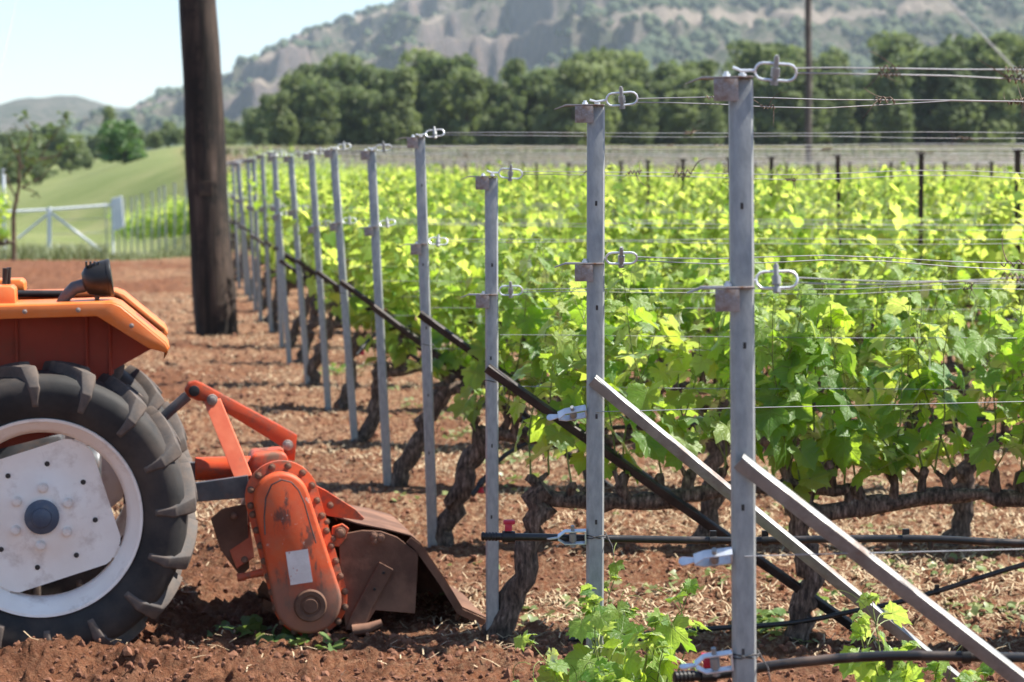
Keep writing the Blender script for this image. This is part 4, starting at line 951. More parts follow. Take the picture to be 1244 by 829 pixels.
# ---- tiller
base_t = tl(380, 775, .0); tlo = Vector((base_t.x, 0, 0)); til = empty('rotary_tiller', TR @ tlo, (0, 0, YAW)); tag(til, 'red orange rotary tiller with soil caked cover behind the tractor wheel', 'tiller')
def tp2(pts, yl): return [(x - tlo.x, z) for x, z in tl2(pts, yl)]
def tq(px, py, yl): return tl(px, py, yl) - tlo
def hull2(c1, r1, c2, r2, n=18):
    d = (Vector(c2) - Vector(c1)); a0 = math.atan2(d.y, d.x); b = math.acos((r1 - r2) / d.length); p = []
    for k in range(n + 1): a = a0 + b + (2 * math.pi - 2 * b) * k / n; p.append((c1[0] + r1 * math.cos(a), c1[1] + r1 * math.sin(a)))
    for k in range(n + 1): a = a0 - b + 2 * b * k / n; p.append((c2[0] + r2 * math.cos(a), c2[1] + r2 * math.sin(a)))
    return p
fl = hull2((343, 606), 45, (377, 729), 46); cov = hull2((342, 608), 34, (374, 729), 41)
m = MB(); m.prism(tp2(fl, -.04), -.012, .012); flange = obj('chain_case_flange', m, M['red_orange'], til, bevel=.002, smooth=40)
m = MB(); m.prism(tp2(hull2((343, 606), 42, (377, 729), 43), 0), .0125, .10); obj('chain_case_body', m, M['red_orange'], til, bevel=.002, smooth=40)
m = MB(); m.prism(tp2(cov, -.06), -.074, -.0122); cc = obj('chain_case', m, M['case'], til, bevel=.014, smooth=50)
seam = tp2([(322, 650), (321, 628), (323, 605), (330, 589), (342, 583), (354, 586), (363, 596), (370, 612), (376, 634), (384, 660)], -.074)
m = MB(); m.tube([(x, -.0745, z) for x, z in seam], .0028, 6); obj('pressed_seam', m, M['tie'], cc, smooth=50)
c_ = tq(377, 736, -.075); m = MB(); m.lathe([(.001, -.014), (.026, -.014), (.030, -.008), (.036, -.008), (.040, -.012), (.056, -.012), (.062, 0)], 36, (c_.x, -.0745, c_.z)); obj('bearing_cap', m, M['rust'], cc, smooth=40)
m = MB(); m.prism(tp2([(347, 671), (374, 667), (380, 707), (353, 711)], -.0755), -.0768, -.0745); obj('sticker', m, M['sticker'], cc)
# bolts round the flange
fb = MB(); fb.tube([(0, -.013, 0), (0, 0, 0)], .0100, 6).tube([(0, -.005, 0), (0, 0, 0)], .0135, 12); fbm_ = make_mesh('bolt', fb, .0015, 40); fbm_.materials.append(M['bolt_dirty'])
mid = tp2(hull2((343, 606), 39.5, (377, 729), 43.5, 40), -.03); acc = 0
for k in range(len(mid)):
    a = Vector(mid[k]); b = Vector(mid[(k + 1) % len(mid)]); L = (b - a).length
    n_ = 0
    while acc <= L:
        p = a.lerp(b, acc / L); link('bolt', fbm_, flange, loc=(p.x, -.0115, p.y)); acc += .060
    acc -= L
# mast and stay
m = MB(); pl_ = [(228, 482), (224, 474), (229, 466), (238, 463.5), (246, 467), (361, 529), (358, 560), (344, 558), (346, 545), (252, 488), (240, 487)]
m.prism(tp2(pl_, .42), .42, .432); obj('mast_bar', m, M['red_orange'], til, bevel=.002, smooth=40)
m = MB(); m.prism(tp2(pl_, .42), .47, .482); obj('mast_bar', m, M['red_orange'], til, bevel=.002, smooth=40)
pin = MB(); p = tq(236, 475, .42); pin.cyl(p + Vector((0, -.02, 0)), p + Vector((0, .085, 0)), .021, 18); obj('hitch_pin', pin, M['black'], til, bevel=.002, smooth=40)
# stay: flat bar canted so that its face looks up and back
q0 = tq(259, 486, .40); q1 = tq(297, 580, .40); w0 = tq(248, 490, .40); w1 = tq(285, 582, .27); w2 = tq(306, 578, .27); w3 = tq(268, 486, .40)
m = MB(); nn = Vector((.0, .014, .006)); m.add([w0, w3, w2, w1] + [v + nn for v in (w0, w3, w2, w1)], [(0, 1, 2, 3), (7, 6, 5, 4), (0, 4, 5, 1), (1, 5, 6, 2), (2, 6, 7, 3), (3, 7, 4, 0)]); obj('stay_bar', m, M['red_sunlit'], til, bevel=.002)
for n_, (x, y, yl_) in enumerate(((258, 486, .395), (349.5, 541, .415))):
    b = MB(); p = tq(x, y, yl_); b.tube([p + Vector((0, -.018, 0)), p + Vector((0, .02, 0))], .015, 6); b.tube([p + Vector((0, -.005, 0)), p + Vector((0, .02, 0))], .021, 16); obj('mast_bolt', b, M['bolt'], til, bevel=.0015, smooth=40)
m = MB(); a = tq(237, 570, .40); b = tq(330, 568, .40); m.tube([a, b], .046, 24); obj('drive_tube', m, M['red_orange'], til, bevel=.004, smooth=50)
m = MB(); m.prism(tp2([(303, 560), (308, 552), (344, 549), (350, 556), (352, 590), (303, 590)], .35), .34, .55); obj('gear_box', m, M['red_orange'], til, bevel=.012, smooth=40)
m = MB(); a = tq(343, 600, .1); m.tube([Vector((a.x, .10, a.z)), Vector((a.x, 1.0, a.z))], .040, 20); obj('cross_tube', m, M['red_orange'], til, smooth=50)
# front bracket and dark end plate
m = MB(); m.prism(tp2([(256, 630), (270, 618), (300, 612), (303, 690), (292, 700), (268, 668), (262, 650)], .11), .10, .112); obj('end_plate', m, M['rust'], til, bevel=.002)
m = MB(); a0 = tq(270, 648, .17); a1 = tq(302, 626, .17); b0 = tq(288, 690, .03); b1 = tq(309, 676, .03)
n3 = Vector((0, .09, .0)); m.add([a0, a1, b1, b0] + [v + Vector((.0, .02, -.008)) for v in (a0, a1, b1, b0)], [(0, 1, 2, 3), (7, 6, 5, 4), (0, 4, 5, 1), (1, 5, 6, 2), (2, 6, 7, 3), (3, 7, 4, 0)])
k0 = [a0, a1, a1 + Vector((.01, .10, .02)), a0 + Vector((.01, .10, .02))]; m.add(k0 + [v - Vector((0, 0, .008)) for v in k0], [(0, 1, 2, 3), (7, 6, 5, 4), (0, 4, 5, 1), (1, 5, 6, 2), (2, 6, 7, 3), (3, 7, 4, 0)])
fbk = obj('front_bracket', m, M['red_sunlit'], til, bevel=.001)
for x, y in ((297, 680), (284, 627)):
    p = tq(x, y, .015 if x > 290 else .09); link('bolt', fbm_, fbk, loc=(p.x, p.y, p.z))
m = MB(); m.tube([tq(288, 702, .02), tq(303, 699, .02), tq(320, 695, .02)], [.013, .013, .016], 12); m.tube([tq(288, 702, .02), tq(297, 700.5, .02)], .016, 12); obj('depth_rod', m, M['red_orange'], til, smooth=50)
# rear side: bracket, side plate, skid arm, hinged cover
m = MB(); m.prism(tp2([(384, 590), (396, 596), (432, 619), (443, 630), (440, 632.5), (398, 627), (392, 620)], .03), .03, .042); br_ = obj('cover_bracket', m, M['red_orange'], til, bevel=.002)
p = tq(401, 614, .028); link('bolt', fbm_, br_, loc=(p.x, p.y, p.z))
m = MB(); m.prism(tp2([(402, 655), (404, 640), (416, 636), (424, 642), (420, 654), (412, 664), (404, 664)], .005), -.002, .016); ear = obj('hinge_ear', m, M['red_orange'], til, bevel=.003)
for x, y, s_ in ((413, 647, 1.6), (454, 651, 1.2), (462, 653, 1.2), (455, 657, 1.), (404, 654, 1.), (396, 634, 1.)):
    p = tq(x, y, .004); link('bolt', fbm_, ear, mw=Matrix.Translation((p.x, -.002, p.z)) @ Matrix.Scale(s_, 4))
m = MB(); m.prism(tp2([(412, 664), (418, 648), (440, 644), (462, 645), (482, 652), (508, 672), (504, 745), (456, 741), (440, 766), (420, 764), (414, 715)], .03), .020, .030); sp_ = obj('side_plate', m, M['rust'], til, bevel=.002)
m = MB(); m.prism(tp2([(461, 683), (478, 692), (450, 742), (441, 768), (420, 765), (428, 744)], .01), .006, .018); obj('skid_arm', m, M['rust'], sp_, bevel=.002)
for x, y in ((466, 696), (455, 716)):
    h_ = MB(); p = tq(x, y, .005); h_.cyl((p.x, .003, p.z), (p.x, .008, p.z), .006, 10); obj('bolt_hole', h_, M['black'], sp_)
m = MB(); m.tube([tq(428, 766, .0), tq(448, 763, .0), tq(464, 756, .0)], [.022, .020, .012], 10); obj('skid_foot', m, M['rust'], sp_, smooth=50)
near_e = tp2([(398, 624), (434, 636), (470, 643), (500, 651), (511, 660), (541, 703), (562, 738), (591, 751)], .02)
far_y = .78
def sheet(path, y0, y1, th, drop=0.):
    n = len(path); mb = MB(); V = []
    nr = []
    for i in range(n):
        a = Vector(path[max(i - 1, 0)]); b = Vector(path[min(i + 1, n - 1)]); t = (b - a).normalized(); nr.append(Vector((t.y, -t.x)))
    for y_, dz in ((y0, 0), (y1, drop)):
        for k in (0, 1):
            for i in range(n): V.append((path[i][0] + nr[i].x * th * k, y_, path[i][1] + nr[i].y * th * k + dz))
    Fs = []
    for i in range(n - 1):
        Fs += [(i, i + 1, 2 * n + i + 1, 2 * n + i), (n + i, 3 * n + i, 3 * n + i + 1, n + i + 1), (i, n + i, n + i + 1, i + 1), (2 * n + i, 2 * n + i + 1, 3 * n + i + 1, 3 * n + i)]
    Fs += [(0, 2 * n, 3 * n, n), (n - 1, 2 * n - 1, 4 * n - 1, 3 * n - 1)]; return mb.add(V, Fs)
cv = obj('rear_cover', sheet(near_e, .032, far_y, .005, -.03), M['rust'], til, smooth=30)
ed = obj('cover_edge', sheet([(x - .002, z - .006) for x, z in near_e[3:]], .018, .0315, .026), M['rust'], cv, smooth=30)
m = MB(); m.prism([(x, z - .035) for x, z in near_e[1:]] + [(near_e[-1][0], -.02), (near_e[1][0] - .1, -.02), (near_e[1][0] - .1, near_e[1][1] - .1)], .755, .765); obj('side_plate', m, M['rust'], til)
m = MB(); hood = tp2([(300, 640), (312, 606), (345, 588), (385, 606), (410, 632)], .12); obj('rotor_hood', sheet(hood, .112, far_y, .005), M['red_orange'], til, smooth=50)
# rotor with tines
rc = tq(378, 736, .1); m = MB(); m.tube([Vector((rc.x, .10, rc.z)), Vector((rc.x, .76, rc.z))], .035, 16); ro = obj('rotor_shaft', m, M['rust'], til, smooth=50)
tn = MB(); tn.add([(-.02, 0, .02), (.02, 0, .02), (.03, 0, .13), (.06, .03, .17), (.02, .05, .19), (-.01, 0, .14)] + [(-.02, .008, .02), (.02, .008, .02), (.03, .008, .13), (.06, .038, .17), (.02, .058, .19), (-.01, .008, .14)],
                  [(0, 1, 2, 5), (2, 3, 4, 5), (6, 11, 8, 7), (8, 11, 10, 9), (0, 6, 7, 1), (1, 7, 8, 2), (2, 8, 9, 3), (3, 9, 10, 4), (4, 10, 11, 5), (5, 11, 6, 0)]); tme = make_mesh('tine', tn, 0, 30); tme.materials.append(M['rust'])
for k in range(20): link('tine', tme, ro, mw=Matrix.Translation((rc.x, .15 + .03 * k, rc.z)) @ Matrix.Rotation(k * 2.2, 4, 'Y') @ Matrix.Scale(1.0 if k % 2 else .95, 4))

# ------------------------------------------------------------------ poles, cables, gate
def timber_pole(px_b, py_b, Y, px_t, z_top, r0, r1, mat, label, seed, wob=.09, nseg=20):
    b = at(px_b, py_b, Y); zb = float(gbase(b.x, Y)); xt = (px_t - 622) / F * Y; lean = (xt - b.x) / (at(px_t, 0, Y).z - zb); n = 34; m = MB(); pts = []
    for i in range(n): z = -.6 + (z_top + .6) * i / (n - 1); pts.append(Vector((lean * z + .012 * math.sin(z * 2.1 + seed), .01 * math.sin(z * 1.7), z)))
    o = len(m.v); m.tube(pts, [r0 + (r1 - r0) * i / (n - 1) for i in range(n)], nseg, True)
    m.v = [tuple(Vector((x, y, z)) + Vector((x - lean * z, y, 0)) * wob * (mnoise.noise(Vector((x * 9, y * 9, z * 1.1 + seed))) * 1.3 + mnoise.noise(Vector((x * 26, y * 26, z * .8))))) for x, y, z in m.v]
    root = empty('utility_pole', (b.x, Y, zb)); tag(root, label, 'pole'); obj('shaft', m, mat, root, smooth=60)
    top = pts[-1]; ca = MB(); ca.box(top + Vector((0, 0, -.4)), (1.5, .10, .12)); obj('cross_arm', ca, M['greypole'], root, bevel=.01)
    for s_ in (-.6, 0, .6):
        i_ = MB(); i_.lathe([(.001, .0), (.03, .0), (.05, .03), (.03, .05), (.055, .08), (.03, .11), (.001, .14)], 12); q_ = make_mesh('insulator', i_, 0, 50); q_.materials.append(M['greypole']); link('insulator', q_, root, mw=Matrix.Translation(top + Vector((s_, 0, -.33))) @ Matrix.Rotation(math.pi / 2, 4, 'X'))
    return root, Vector((b.x, Y, zb)) + top, Vector((b.x, Y, zb))
p1, top1, b1 = timber_pole(262, 403, 25.0, 243, 8.2, .235, .165, M['polewood'], 'thick weathered timber pole standing left of the end posts', 2)
tg = MB(); pc = at(253, 229, 25) - b1; tg.box((pc.x, -.205, pc.z), (.15, .012, .16)); obj('number_plate', tg, M['line_post'], p1, bevel=.003)
p2, top2, b2 = timber_pole(983, 180, 72, 979, 11.3, .115, .095, M['greypole'], 'slim grey timber pole in front of the pine wood', 5, .03, 12)
g1 = at(1236, 88, 72); d_ = g1 - top2; e_ = top2 + d_ * ((top2.z - 1.4) / -d_.z); m = MB(); m.tube([Vector((0, 0, 0)), e_ - top2], .03, 6); tag(obj('guy_cable', m, M['cable'], None, top2), 'taut grey cable slanting down at the upper right', 'cable')
a = at(24, -20, 25); b = at(0, 88, 17); m = MB(); d_ = b - a; m.tube([top1 - top1, a - top1, b + d_ * .6 - top1], .006, 5) if False else m.tube([Vector(), (b - a) * .5 + Vector((0, 0, -.03)), b - a, (b - a) * 2.2], .004, 5); tag(obj('power_cable', m, M['cable'], None, a), 'thin drooping cable against the sky at the upper left corner', 'cable')

GY = 60.; gb = at(60, 312, GY); gr = empty('field_gate', (gb.x, GY, float(gbase(gb.x, GY)))); tag(gr, 'pale metal field gate with diagonal stays beyond the soil', 'gate')
def gp(px, py): return at(px, py, GY) - gr.location
m = MB(); m.tube([gp(60, 330), gp(60, 252)], .055, 10); obj('gate_post', m, M['gate'], gr, smooth=50)
m = MB(); m.tube([gp(-60, 261), gp(60, 255), gp(140, 249)], .035, 8); obj('top_rail', m, M['gate'], gr, smooth=50)
m = MB(); m.tube([gp(60, 259), gp(22, 290)], .035, 8); obj('stay', m, M['gate'], gr, smooth=50)
m = MB(); m.tube([gp(62, 259), gp(126, 307)], .035, 8); obj('stay', m, M['gate'], gr, smooth=50)
m = MB(); m.prism([(gp(x, y).x, gp(x, y).z) for x, y in ((135, 242), (148, 238), (151, 276), (136, 282))], -.02, .04); obj('gate_panel', m, M['gate'], gr, bevel=.01)
m = MB(); m.tube([gp(137, 245), gp(138, 325)], .03, 8); obj('gate_post', m, M['gate'], gr, smooth=50)
m = MB(); m.tube([gp(4, 205), gp(6, 335)], .05, 8); obj('gate_post', m, M['gate'], gr, smooth=50)
for y_ in (268, 285, 300):
    m = MB(); m.tube([gp(62, y_), gp(138, y_ - 3)], .008, 4); obj('fence_wire', m, M['cable'], gr)

# ------------------------------------------------------------------ trees
def crown_mesh(name, r_, w, h, lobes, ntri, ts, mat, conic=.35, base=.22):
    """leaf clumps scattered through a set of lobes: uneven outline with gaps"""
    L = []
    for k in range(lobes):
        z = r_.uniform(base, 1.0); rw = (1 - conic * (z - base) / (1 - base)) * (1 if z > base + .1 else .8)
        a = r_.uniform(0, 6.28); q_ = math.sqrt(r_.uniform(0, 1)) * .68
        L.append((Vector((math.cos(a) * q_ * w / 2 * rw, math.sin(a) * q_ * w / 2 * rw, z * h * .90)), r_.uniform(.11, .22) * w, r_.uniform(.07, .14) * h))
    V = []; Fs = []
    for k in range(ntri):
        c, rx, rz = L[k % lobes]; d = Vector((r_.gauss(0, 1), r_.gauss(0, 1), r_.gauss(0, 1) + .25)).normalized(); s = r_.uniform(.55, 1.12) ** .6
        p = c + Vector((d.x * rx, d.y * rx, d.z * rz)) * s; t = ts * r_.uniform(.6, 1.5)
        n_ = (d + Vector((r_.gauss(0, .5), r_.gauss(0, .5), r_.gauss(0, .5)))).normalized(); u = n_.orthogonal().normalized(); u = Matrix.Rotation(r_.uniform(0, 6.28), 3, n_) @ u; v = n_.cross(u)
        o = len(V); V += [p - u * t, p + u * t * .2 - v * t * .8, p + u * t, p + v * t * .7 + n_ * t * .2]; Fs += [(o, o + 1, o + 2), (o, o + 2, o + 3)]
    me = bpy.data.meshes.new(name); me.from_pydata([tuple(v) for v in V], [], Fs); me.materials.append(mat); return me, L
def tree_variant(r_, w, h, lobes, ntri, ts, mat, conic, base=.22):
    me, L = crown_mesh('crown', r_, w, h, lobes, ntri, ts, mat, conic, base); t = MB()
    t.tube([(0, 0, -.4), (.05 * w, 0, h * .3), (0, .03 * w, h * .6), (0, 0, h * .9)], [.028 * h, .022 * h, .014 * h, .004 * h], 7)
    for c, rx, rz in L[:9]: t.tube([(0, 0, c.z * .62), c.lerp(Vector((0, 0, c.z * .8)), .45), c], [.010 * h, .007 * h, .003 * h], 5, False)
    tm = make_mesh('trunk', t, 0, 60); tm.materials.append(M['pinebark']); return me, tm
def plant_tree(name, var, x, y, s, label, cat, group, rz=0, z=None, sz=1):
    root = empty(name, (x, y, float(gbase(x, y)) if z is None else z), (0, 0, rz)); root.scale = (s, s, s * sz); tag(root, label, cat, group)
    link('trunk', var[1], root); link('crown', var[0], root); return root
pines = [tree_variant(random.Random(60 + k), 1.0 * (6.6 + .7 * (k % 3)), 9.0, 34, 2800, .33, M['pine'], .35 + .14 * (k % 4), .04) for k in range(6)]
tops = ([300, 330, 350, 400, 440, 480, 540, 600, 650, 720, 780, 850, 900, 980, 1050, 1120, 1200, 1300, 1400], [160, 118, 110, 84, 90, 76, 70, 72, 66, 64, 74, 72, 64, 72, 66, 58, 46, 50, 60])
npn = 0
for depth, x0, x1, step, dz in ((204, 344, 1330, 25, 20), (222, 338, 1350, 23, 6), (244, 355, 1350, 24, -2)):
    px = x0
    while px < x1:
        x = (px - 622) / F * depth; y = depth + rng.uniform(-5, 5); g0 = float(gbase(x, y)); ty = float(np.interp(px, *tops)) + dz + rng.choice((rng.uniform(-20, -4), rng.uniform(-4, 14), rng.uniform(14, 46))); zt = at(px, ty, y).z; hgt = max(5.0, zt - g0)
        s = hgt / 9.0
        if depth == 204 and rng.random() < .3: px += step; continue
        plant_tree('pine_tree', pines[rng.randrange(6)], x, y, s, f"dark green pine in the {['front', 'middle', 'back'][(depth > 210) + (depth > 230)]} line of the wood, number {npn} along it", 'pine tree', 'pine wood behind the vineyard', rng.uniform(0, 6.28))
        npn += 1; px += step * rng.uniform(.75, 1.3)
# relabel the pines by their place along each line
lines = {}
for o in bpy.data.objects:
    if o.name.startswith('pine_tree') and o.type == 'EMPTY': lines.setdefault(o['label'].split(' line')[0].split()[-1], []).append(o)
for ln, lst in lines.items():
    lst.sort(key=lambda o: o.location.x)
    for k, o in enumerate(lst):
        n_ = len(lst); w_ = ordn(k) if k < 20 else (ordn(n_ - 1 - k) if n_ - 1 - k < 29 else 'a')
        w_ = 'leftmost' if k == 0 else 'rightmost' if k == n_ - 1 else (w_ + (' from the left' if k < 20 else ' from the right')).replace('nearest', 'first')
        o['label'] = f"dark green pine in the {ln} line of the wood, {w_}"
olives = [tree_variant(random.Random(80 + k), 5.0, 4.2, 20, 1300, .22, M['olive'], .4, .15) for k in range(4)]
k = 0
for depth, x0, x1, step in ((188, -70, 335, 34), (215, -60, 345, 27), (250, -80, 350, 25), (300, -60, 360, 24)):
    px = x0
    while px < x1:
        x = (px - 622) / F * depth; ty = float(np.interp(px, [-80, 0, 60, 100, 150, 200, 260, 300, 330, 360], [165, 168, 172, 175, 178, 170, 160, 150, 140, 128])) + {188: 18, 215: 4, 250: -8, 300: -16}[depth] + rng.uniform(-7, 7)
        g0 = float(gbase(x, depth)); zt = at(px, ty, depth).z; hgt = max(1.6, zt - g0)
        if not (depth == 188 and 60 < px < 245):
            plant_tree('scrub_tree', olives[rng.randrange(4)], x, depth + rng.uniform(-4, 4), hgt / 4.2 * .95, f"grey green scrub tree on the left, {['front', 'second', 'third', 'last'][[188, 215, 250, 300].index(depth)]} belt above the meadow, item {k}", 'scrub tree', 'scrub trees above the meadow', rng.uniform(0, 6.28)); k += 1
        px += step * rng.uniform(.75, 1.3)
lines = {}
for o in bpy.data.objects:
    if o.name.startswith('scrub_tree') and o.type == 'EMPTY': lines.setdefault(o['label'].split(', item')[0], []).append(o)
for ln, lst in lines.items():
    lst.sort(key=lambda o: o.location.x)
    for k, o in enumerate(lst): o['label'] = ln + (', leftmost' if k == 0 else f', {ordn(k)} from the left')
bb = tree_variant(random.Random(95), 4.6, 3.4, 26, 2200, .16, M['bright_bush'], .35, .05); x = (150 - 622) / F * 165; plant_tree('round_bush', bb, x, 165, .95, 'round bright green bush at the top of the meadow', 'bush', None)
bp = tree_variant(random.Random(96), 3.0, 5.2, 12, 900, .2, M['pine'], .6, .1); x = (136 - 622) / F * 230; plant_tree('conifer', bp, x, 230, 1.05, 'dark conical tree rising behind the round bush', 'tree', None)
# sparse sapling and vine bush by the gate
SYY = 47.; sb = Vector(((17 - 622) / F * SYY, SYY, 0)); sb.z = float(gbase(sb.x, SYY)); sr = empty('sapling_tree', sb); tag(sr, 'sparse young tree with tufted leaves above the gate', 'tree')
t = MB(); S = lambda px, py: at(px, py, SYY) - sb
limbs = [[(17, 318), (18, 260), (26, 228), (28, 205), (30, 180)], [(27, 215), (45, 195), (62, 165), (78, 142)], [(28, 205), (18, 180), (12, 160)], [(26, 228), (50, 215), (80, 178)], [(30, 190), (40, 160), (30, 145)], [(22, 245), (10, 225), (2, 205)], [(45, 195), (70, 190), (88, 175)], [(26, 228), (38, 232), (46, 240)]]
for q_, l_ in enumerate(limbs): t.tube([S(*p) + Vector((0, (i * .12) * (1 if q_ % 2 else -1), 0)) for i, p in enumerate(l_)], [(.055 if q_ == 0 else .024) * (1 - .75 * i / (len(l_) - 1)) for i in range(len(l_))], 6)
obj('trunk', t, M['pinebark'], sr, smooth=60)
r_ = random.Random(3); V = []; Fs = []
for px, py, n_, rad_ in ((30, 143, 26, .12), (78, 140, 34, .14), (62, 155, 22, .11), (75, 150, 20, .1), (40, 153, 30, .14), (20, 160, 22, .11), (85, 175, 34, .15), (75, 180, 26, .13), (45, 195, 30, .16), (12, 180, 30, .16), (50, 178, 30, .15), (30, 185, 34, .17), (60, 200, 18, .11), (8, 205, 30, .16), (20, 200, 22, .15), (46, 238, 12, .08), (40, 215, 16, .11), (28, 170, 26, .14), (92, 172, 12, .09), (38, 222, 12, .1), (58, 165, 16, .1)):
    c = S(px, py) + Vector((0, r_.uniform(-.5, .5), 0))
    for _ in range(int(n_ * .6)):
        d = Vector((r_.gauss(0, 1), r_.gauss(0, 1), r_.gauss(0, .8))); p = c + d * rad_ * .55; R = frame(Vector((r_.gauss(0, .6), r_.gauss(0, .6), 1)), Vector((r_.gauss(0, 1), r_.gauss(0, 1), -.4))); o = len(V); s = r_.uniform(.05, .10)
        V += [tuple(p + R @ Vector(v) * s) for v in ((0, -1, 0), (.5, 0, .1), (0, 1, 0), (-.5, 0, .1))]; Fs += [(o, o + 1, o + 2), (o, o + 2, o + 3)]
me = bpy.data.meshes.new('crown'); me.from_pydata(V, [], Fs); me.materials.append(M['sapling']); link('crown', me, sr)
for k, (px, Yv, s_) in enumerate(((2, 40., 1.0), (-12, 42., 1.05), (8, 44.5, .9))):
    tm, ce, fm, nl = far_variants[k]; x = (px - 622) / F * Yv; root = empty('grape_vine', (x - 1.15, Yv, float(gbase(x, Yv)))); root.scale = (s_, s_, s_); tag(root, f"yellow green vine at the far left edge of the soil, {['nearest', 'middle', 'farthest'][k]} of three", 'grape vine', 'vines at the left edge')
    link('trunk', tm, root); tag(link('foliage', fm, root), kind='stuff')

# ------------------------------------------------------------------ ground litter (nobody could count it)
def blades(name, n, mat, label, cat, placer, w, tall):
    V = []; Fs = []
    for _ in range(n):
        p, h = placer()
        a = rng.uniform(0, 6.28); d = Vector((math.cos(a), math.sin(a), 0)); sd = Vector((-d.y, d.x, 0)) * w * rng.uniform(.6, 1.4); o = len(V)
        q1 = p + d * h * .25 * rng.uniform(.2, 1) + Vector((0, 0, h * tall * .6)); q2 = p + d * h * .6 * rng.uniform(.4, 1.2) + Vector((0, 0, h * tall * rng.uniform(.8, 1.1)))
        V += [p - sd, p + sd, q1 + sd * .7, q1 - sd * .7, q2]; Fs += [(o, o + 1, o + 2, o + 3), (o + 3, o + 2, o + 4)]
    me = bpy.data.meshes.new(name); me.from_pydata([tuple(v) for v in V], [], Fs); tag(link(name, me, None, mat), label, cat, kind='stuff')
def p_gate():
    px = rng.uniform(-20, 240); Yv = rng.uniform(52, 68); x = (px - 622) / F * Yv; return Vector((x, Yv, float(gbase(x, Yv)))), rng.uniform(.1, .5) * (1.1 if px < 130 else .5)
blades('tall_grass', 4200, M['drygrass'], 'tall dry grass growing along the field gate', 'grass', p_gate, .012, .95)
def p_bank():
    Yv = rng.uniform(72, 150); x = rng.uniform(xr(Yv), .24 * Yv); return Vector((x, Yv, float(gbase(x, Yv)))), rng.uniform(.2, .6)
blades('field_grass', 6000, M['drygrass'], 'dry grass on the fallow bank below the pines', 'grass', p_bank, .03, .9)

def gzv(x, y): return gbase(x, y) + grelief(x, y)
def scatter_clods():
    n = 34000; y = 6.2 * np.exp(NR.random(n) ** 1.1 * math.log(30 / 6.2)); x = NR.uniform(-.27, .27, n) * y
    z = gzv(x, y); ico = bmesh.new(); bmesh.ops.create_icosphere(ico, subdivisions=1, radius=1); iv = np.array([v.co[:] for v in ico.verts]); inf = np.array([[v.index for v in f.verts] for f in ico.faces]); ico.free()
    s = np.clip(NR.lognormal(-5.15, .5, n), .003, .018) * (1 + .02 * y)
    V = iv[None] * s[:, None, None] * NR.uniform(.6, 1.25, (n, 1, 3)) * NR.uniform(.6, 1.35, (n, len(iv), 1)) + np.stack([x, y, z + s * .25], -1)[:, None, :]
    Fs = inf[None] + (np.arange(n) * len(iv))[:, None, None]
    me = bpy.data.meshes.new('soil_clods'); me.from_pydata(V.reshape(-1, 3).tolist(), [], Fs.reshape(-1, 3).tolist()); tag(link('soil_clods', me, None, M['clod']), 'loose red soil clods strewn over the tilled ground', 'soil', kind='stuff')
scatter_clods()
def scatter_straw():
    n = 42000; y = 7.2 * np.exp(NR.random(n) * math.log(34 / 7.2)); x = NR.uniform(-.27, .27, n) * y; s = x - xr(y)
    k = (NR.random(n) < (.0 + 1. * sm(-3.2, -.8, s) * sm(7.6, 9.5, y))) & (fbm(x * 1.1, y * .8, 3, 61) + NR.normal(0, .05, n) > .42); x = x[k]; y = y[k]; n = len(x); z = gzv(x, y)
    a = NR.uniform(0, 6.28, n); L = NR.uniform(.010, .040, n) * (1 + .01 * y); w = .0011 + .00018 * y; d = np.stack([np.cos(a), np.sin(a), NR.normal(0, .22, n)], -1) * L[:, None]; sd = np.stack([-np.sin(a), np.cos(a), 0 * a], -1) * w[:, None]
    p = np.stack([x, y, z + .006 + NR.random(n) * .012], -1); b = np.stack([0 * a, 0 * a, NR.normal(.008, .006, n)], -1)
    V = np.stack([p - d - sd, p - d + sd, p + b + sd, p + b - sd, p + d + sd, p + d - sd], 1); o = np.arange(n)[:, None, None] * 6; Fs = (np.array([[0, 1, 2, 3], [3, 2, 4, 5]])[None] + o).reshape(-1, 4)
    me = bpy.data.meshes.new('straw_litter'); me.from_pydata(V.reshape(-1, 3).tolist(), [], Fs.tolist()); tag(link('straw_litter', me, None, M['straw']), 'dry straw bits littering the soil between the rows', 'straw', kind='stuff')
scatter_straw()
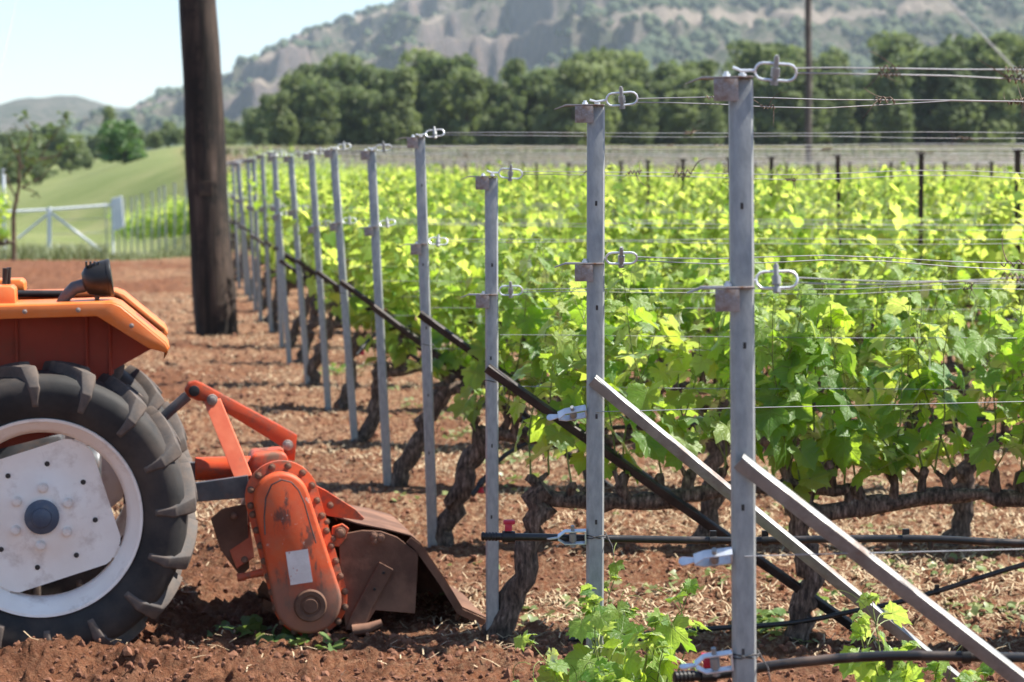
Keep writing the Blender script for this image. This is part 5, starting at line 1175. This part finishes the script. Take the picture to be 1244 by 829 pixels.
def scatter_leaves(name, mat, spots, label, cat):
    V = []; Fs = []; o = 0
    for x, y, n, rad_, s0, up in spots:
        for _ in range(n):
            px_, py_ = x + rng.gauss(0, rad_), y + rng.gauss(0, rad_ * 1.3); v, f = LOW[rng.randrange(3)]; s = s0 * rng.uniform(.5, 1.2)
            R = frame(Vector((rng.gauss(0, .45), rng.gauss(0, .45), 1)), Vector((rng.gauss(0, 1), rng.gauss(0, 1), up))); p = Vector((px_, py_, gz(px_, py_) + .012 + rng.random() * .03 * up))
            V += [tuple(p + R @ (Vector(q_) * s)) for q_ in v]; Fs += [tuple(i + o for i in q_) for q_ in f]; o += len(v)
    me = bpy.data.meshes.new(name); me.from_pydata(V, [], Fs); me.shade_smooth(); tag(link(name, me, None, mat), label, cat, kind='stuff')
def gp_(px, py): d = ray(px, py); t_ = EYE / -d.z; return d.x * t_, d.y * t_
sp1 = [(*gp_(px, py), n, .05, .05, .2) for px, py, n in ((335, 770, 14), (365, 778, 12), (275, 758, 10), (395, 782, 5), (300, 762, 7))]
scatter_leaves('cut_vine_leaves', M['weed'], sp1, 'fresh cut green vine leaves on the soil by the tiller', 'leaves')
sp2 = []
for _ in range(90):
    px = rng.uniform(430, 1240); py = rng.choice((rng.uniform(420, 560), rng.uniform(560, 760))); x, y = gp_(px, py)
    if x - xr(y) > .1: sp2.append((x, y, rng.randint(3, 14), .10, .030, .3))
for px, py, n in ((1210, 745, 60), (1080, 690, 30), (1180, 690, 25), (720, 745, 20), (660, 755, 16), (935, 770, 16), (640, 555, 40), (700, 548, 40), (560, 530, 40), (610, 560, 30)): x, y = gp_(px, py); sp2.append((x, y, n, .12, .030, .3))
scatter_leaves('wilted_leaf_litter', M['wilted'], sp2, 'wilted pale green prunings lying under the vines', 'leaves')
sp3 = [(*gp_(px, py), n, .05, .035, .9) for px, py, n in ((935, 765, 26), (945, 770, 16), (420, 450, 40), (405, 455, 30), (625, 580, 10), (1010, 735, 10))]
scatter_leaves('ground_weeds', M['weed'], sp3, 'small green weeds sprouting at the vine feet', 'weeds')

# ------------------------------------------------------------------ haze: pale even air over the whole valley
hz = MB(); hz.box((0, 2080, 205), (9400, 4960, 480)); ho = obj('haze', hz, None)
hm, hnt, hout = nodes('haze_air'); pv = hnt.nodes.new('ShaderNodeVolumePrincipled'); pv.inputs['Color'].default_value = (.70, .83, 1, 1); pv.inputs['Density'].default_value = .00011; pv.inputs['Anisotropy'].default_value = .2
hnt.links.new(pv.outputs[0], hout.inputs['Volume']); ho.data.materials.append(hm); tag(ho, 'pale blue summer haze filling the valley', 'haze', kind='stuff')
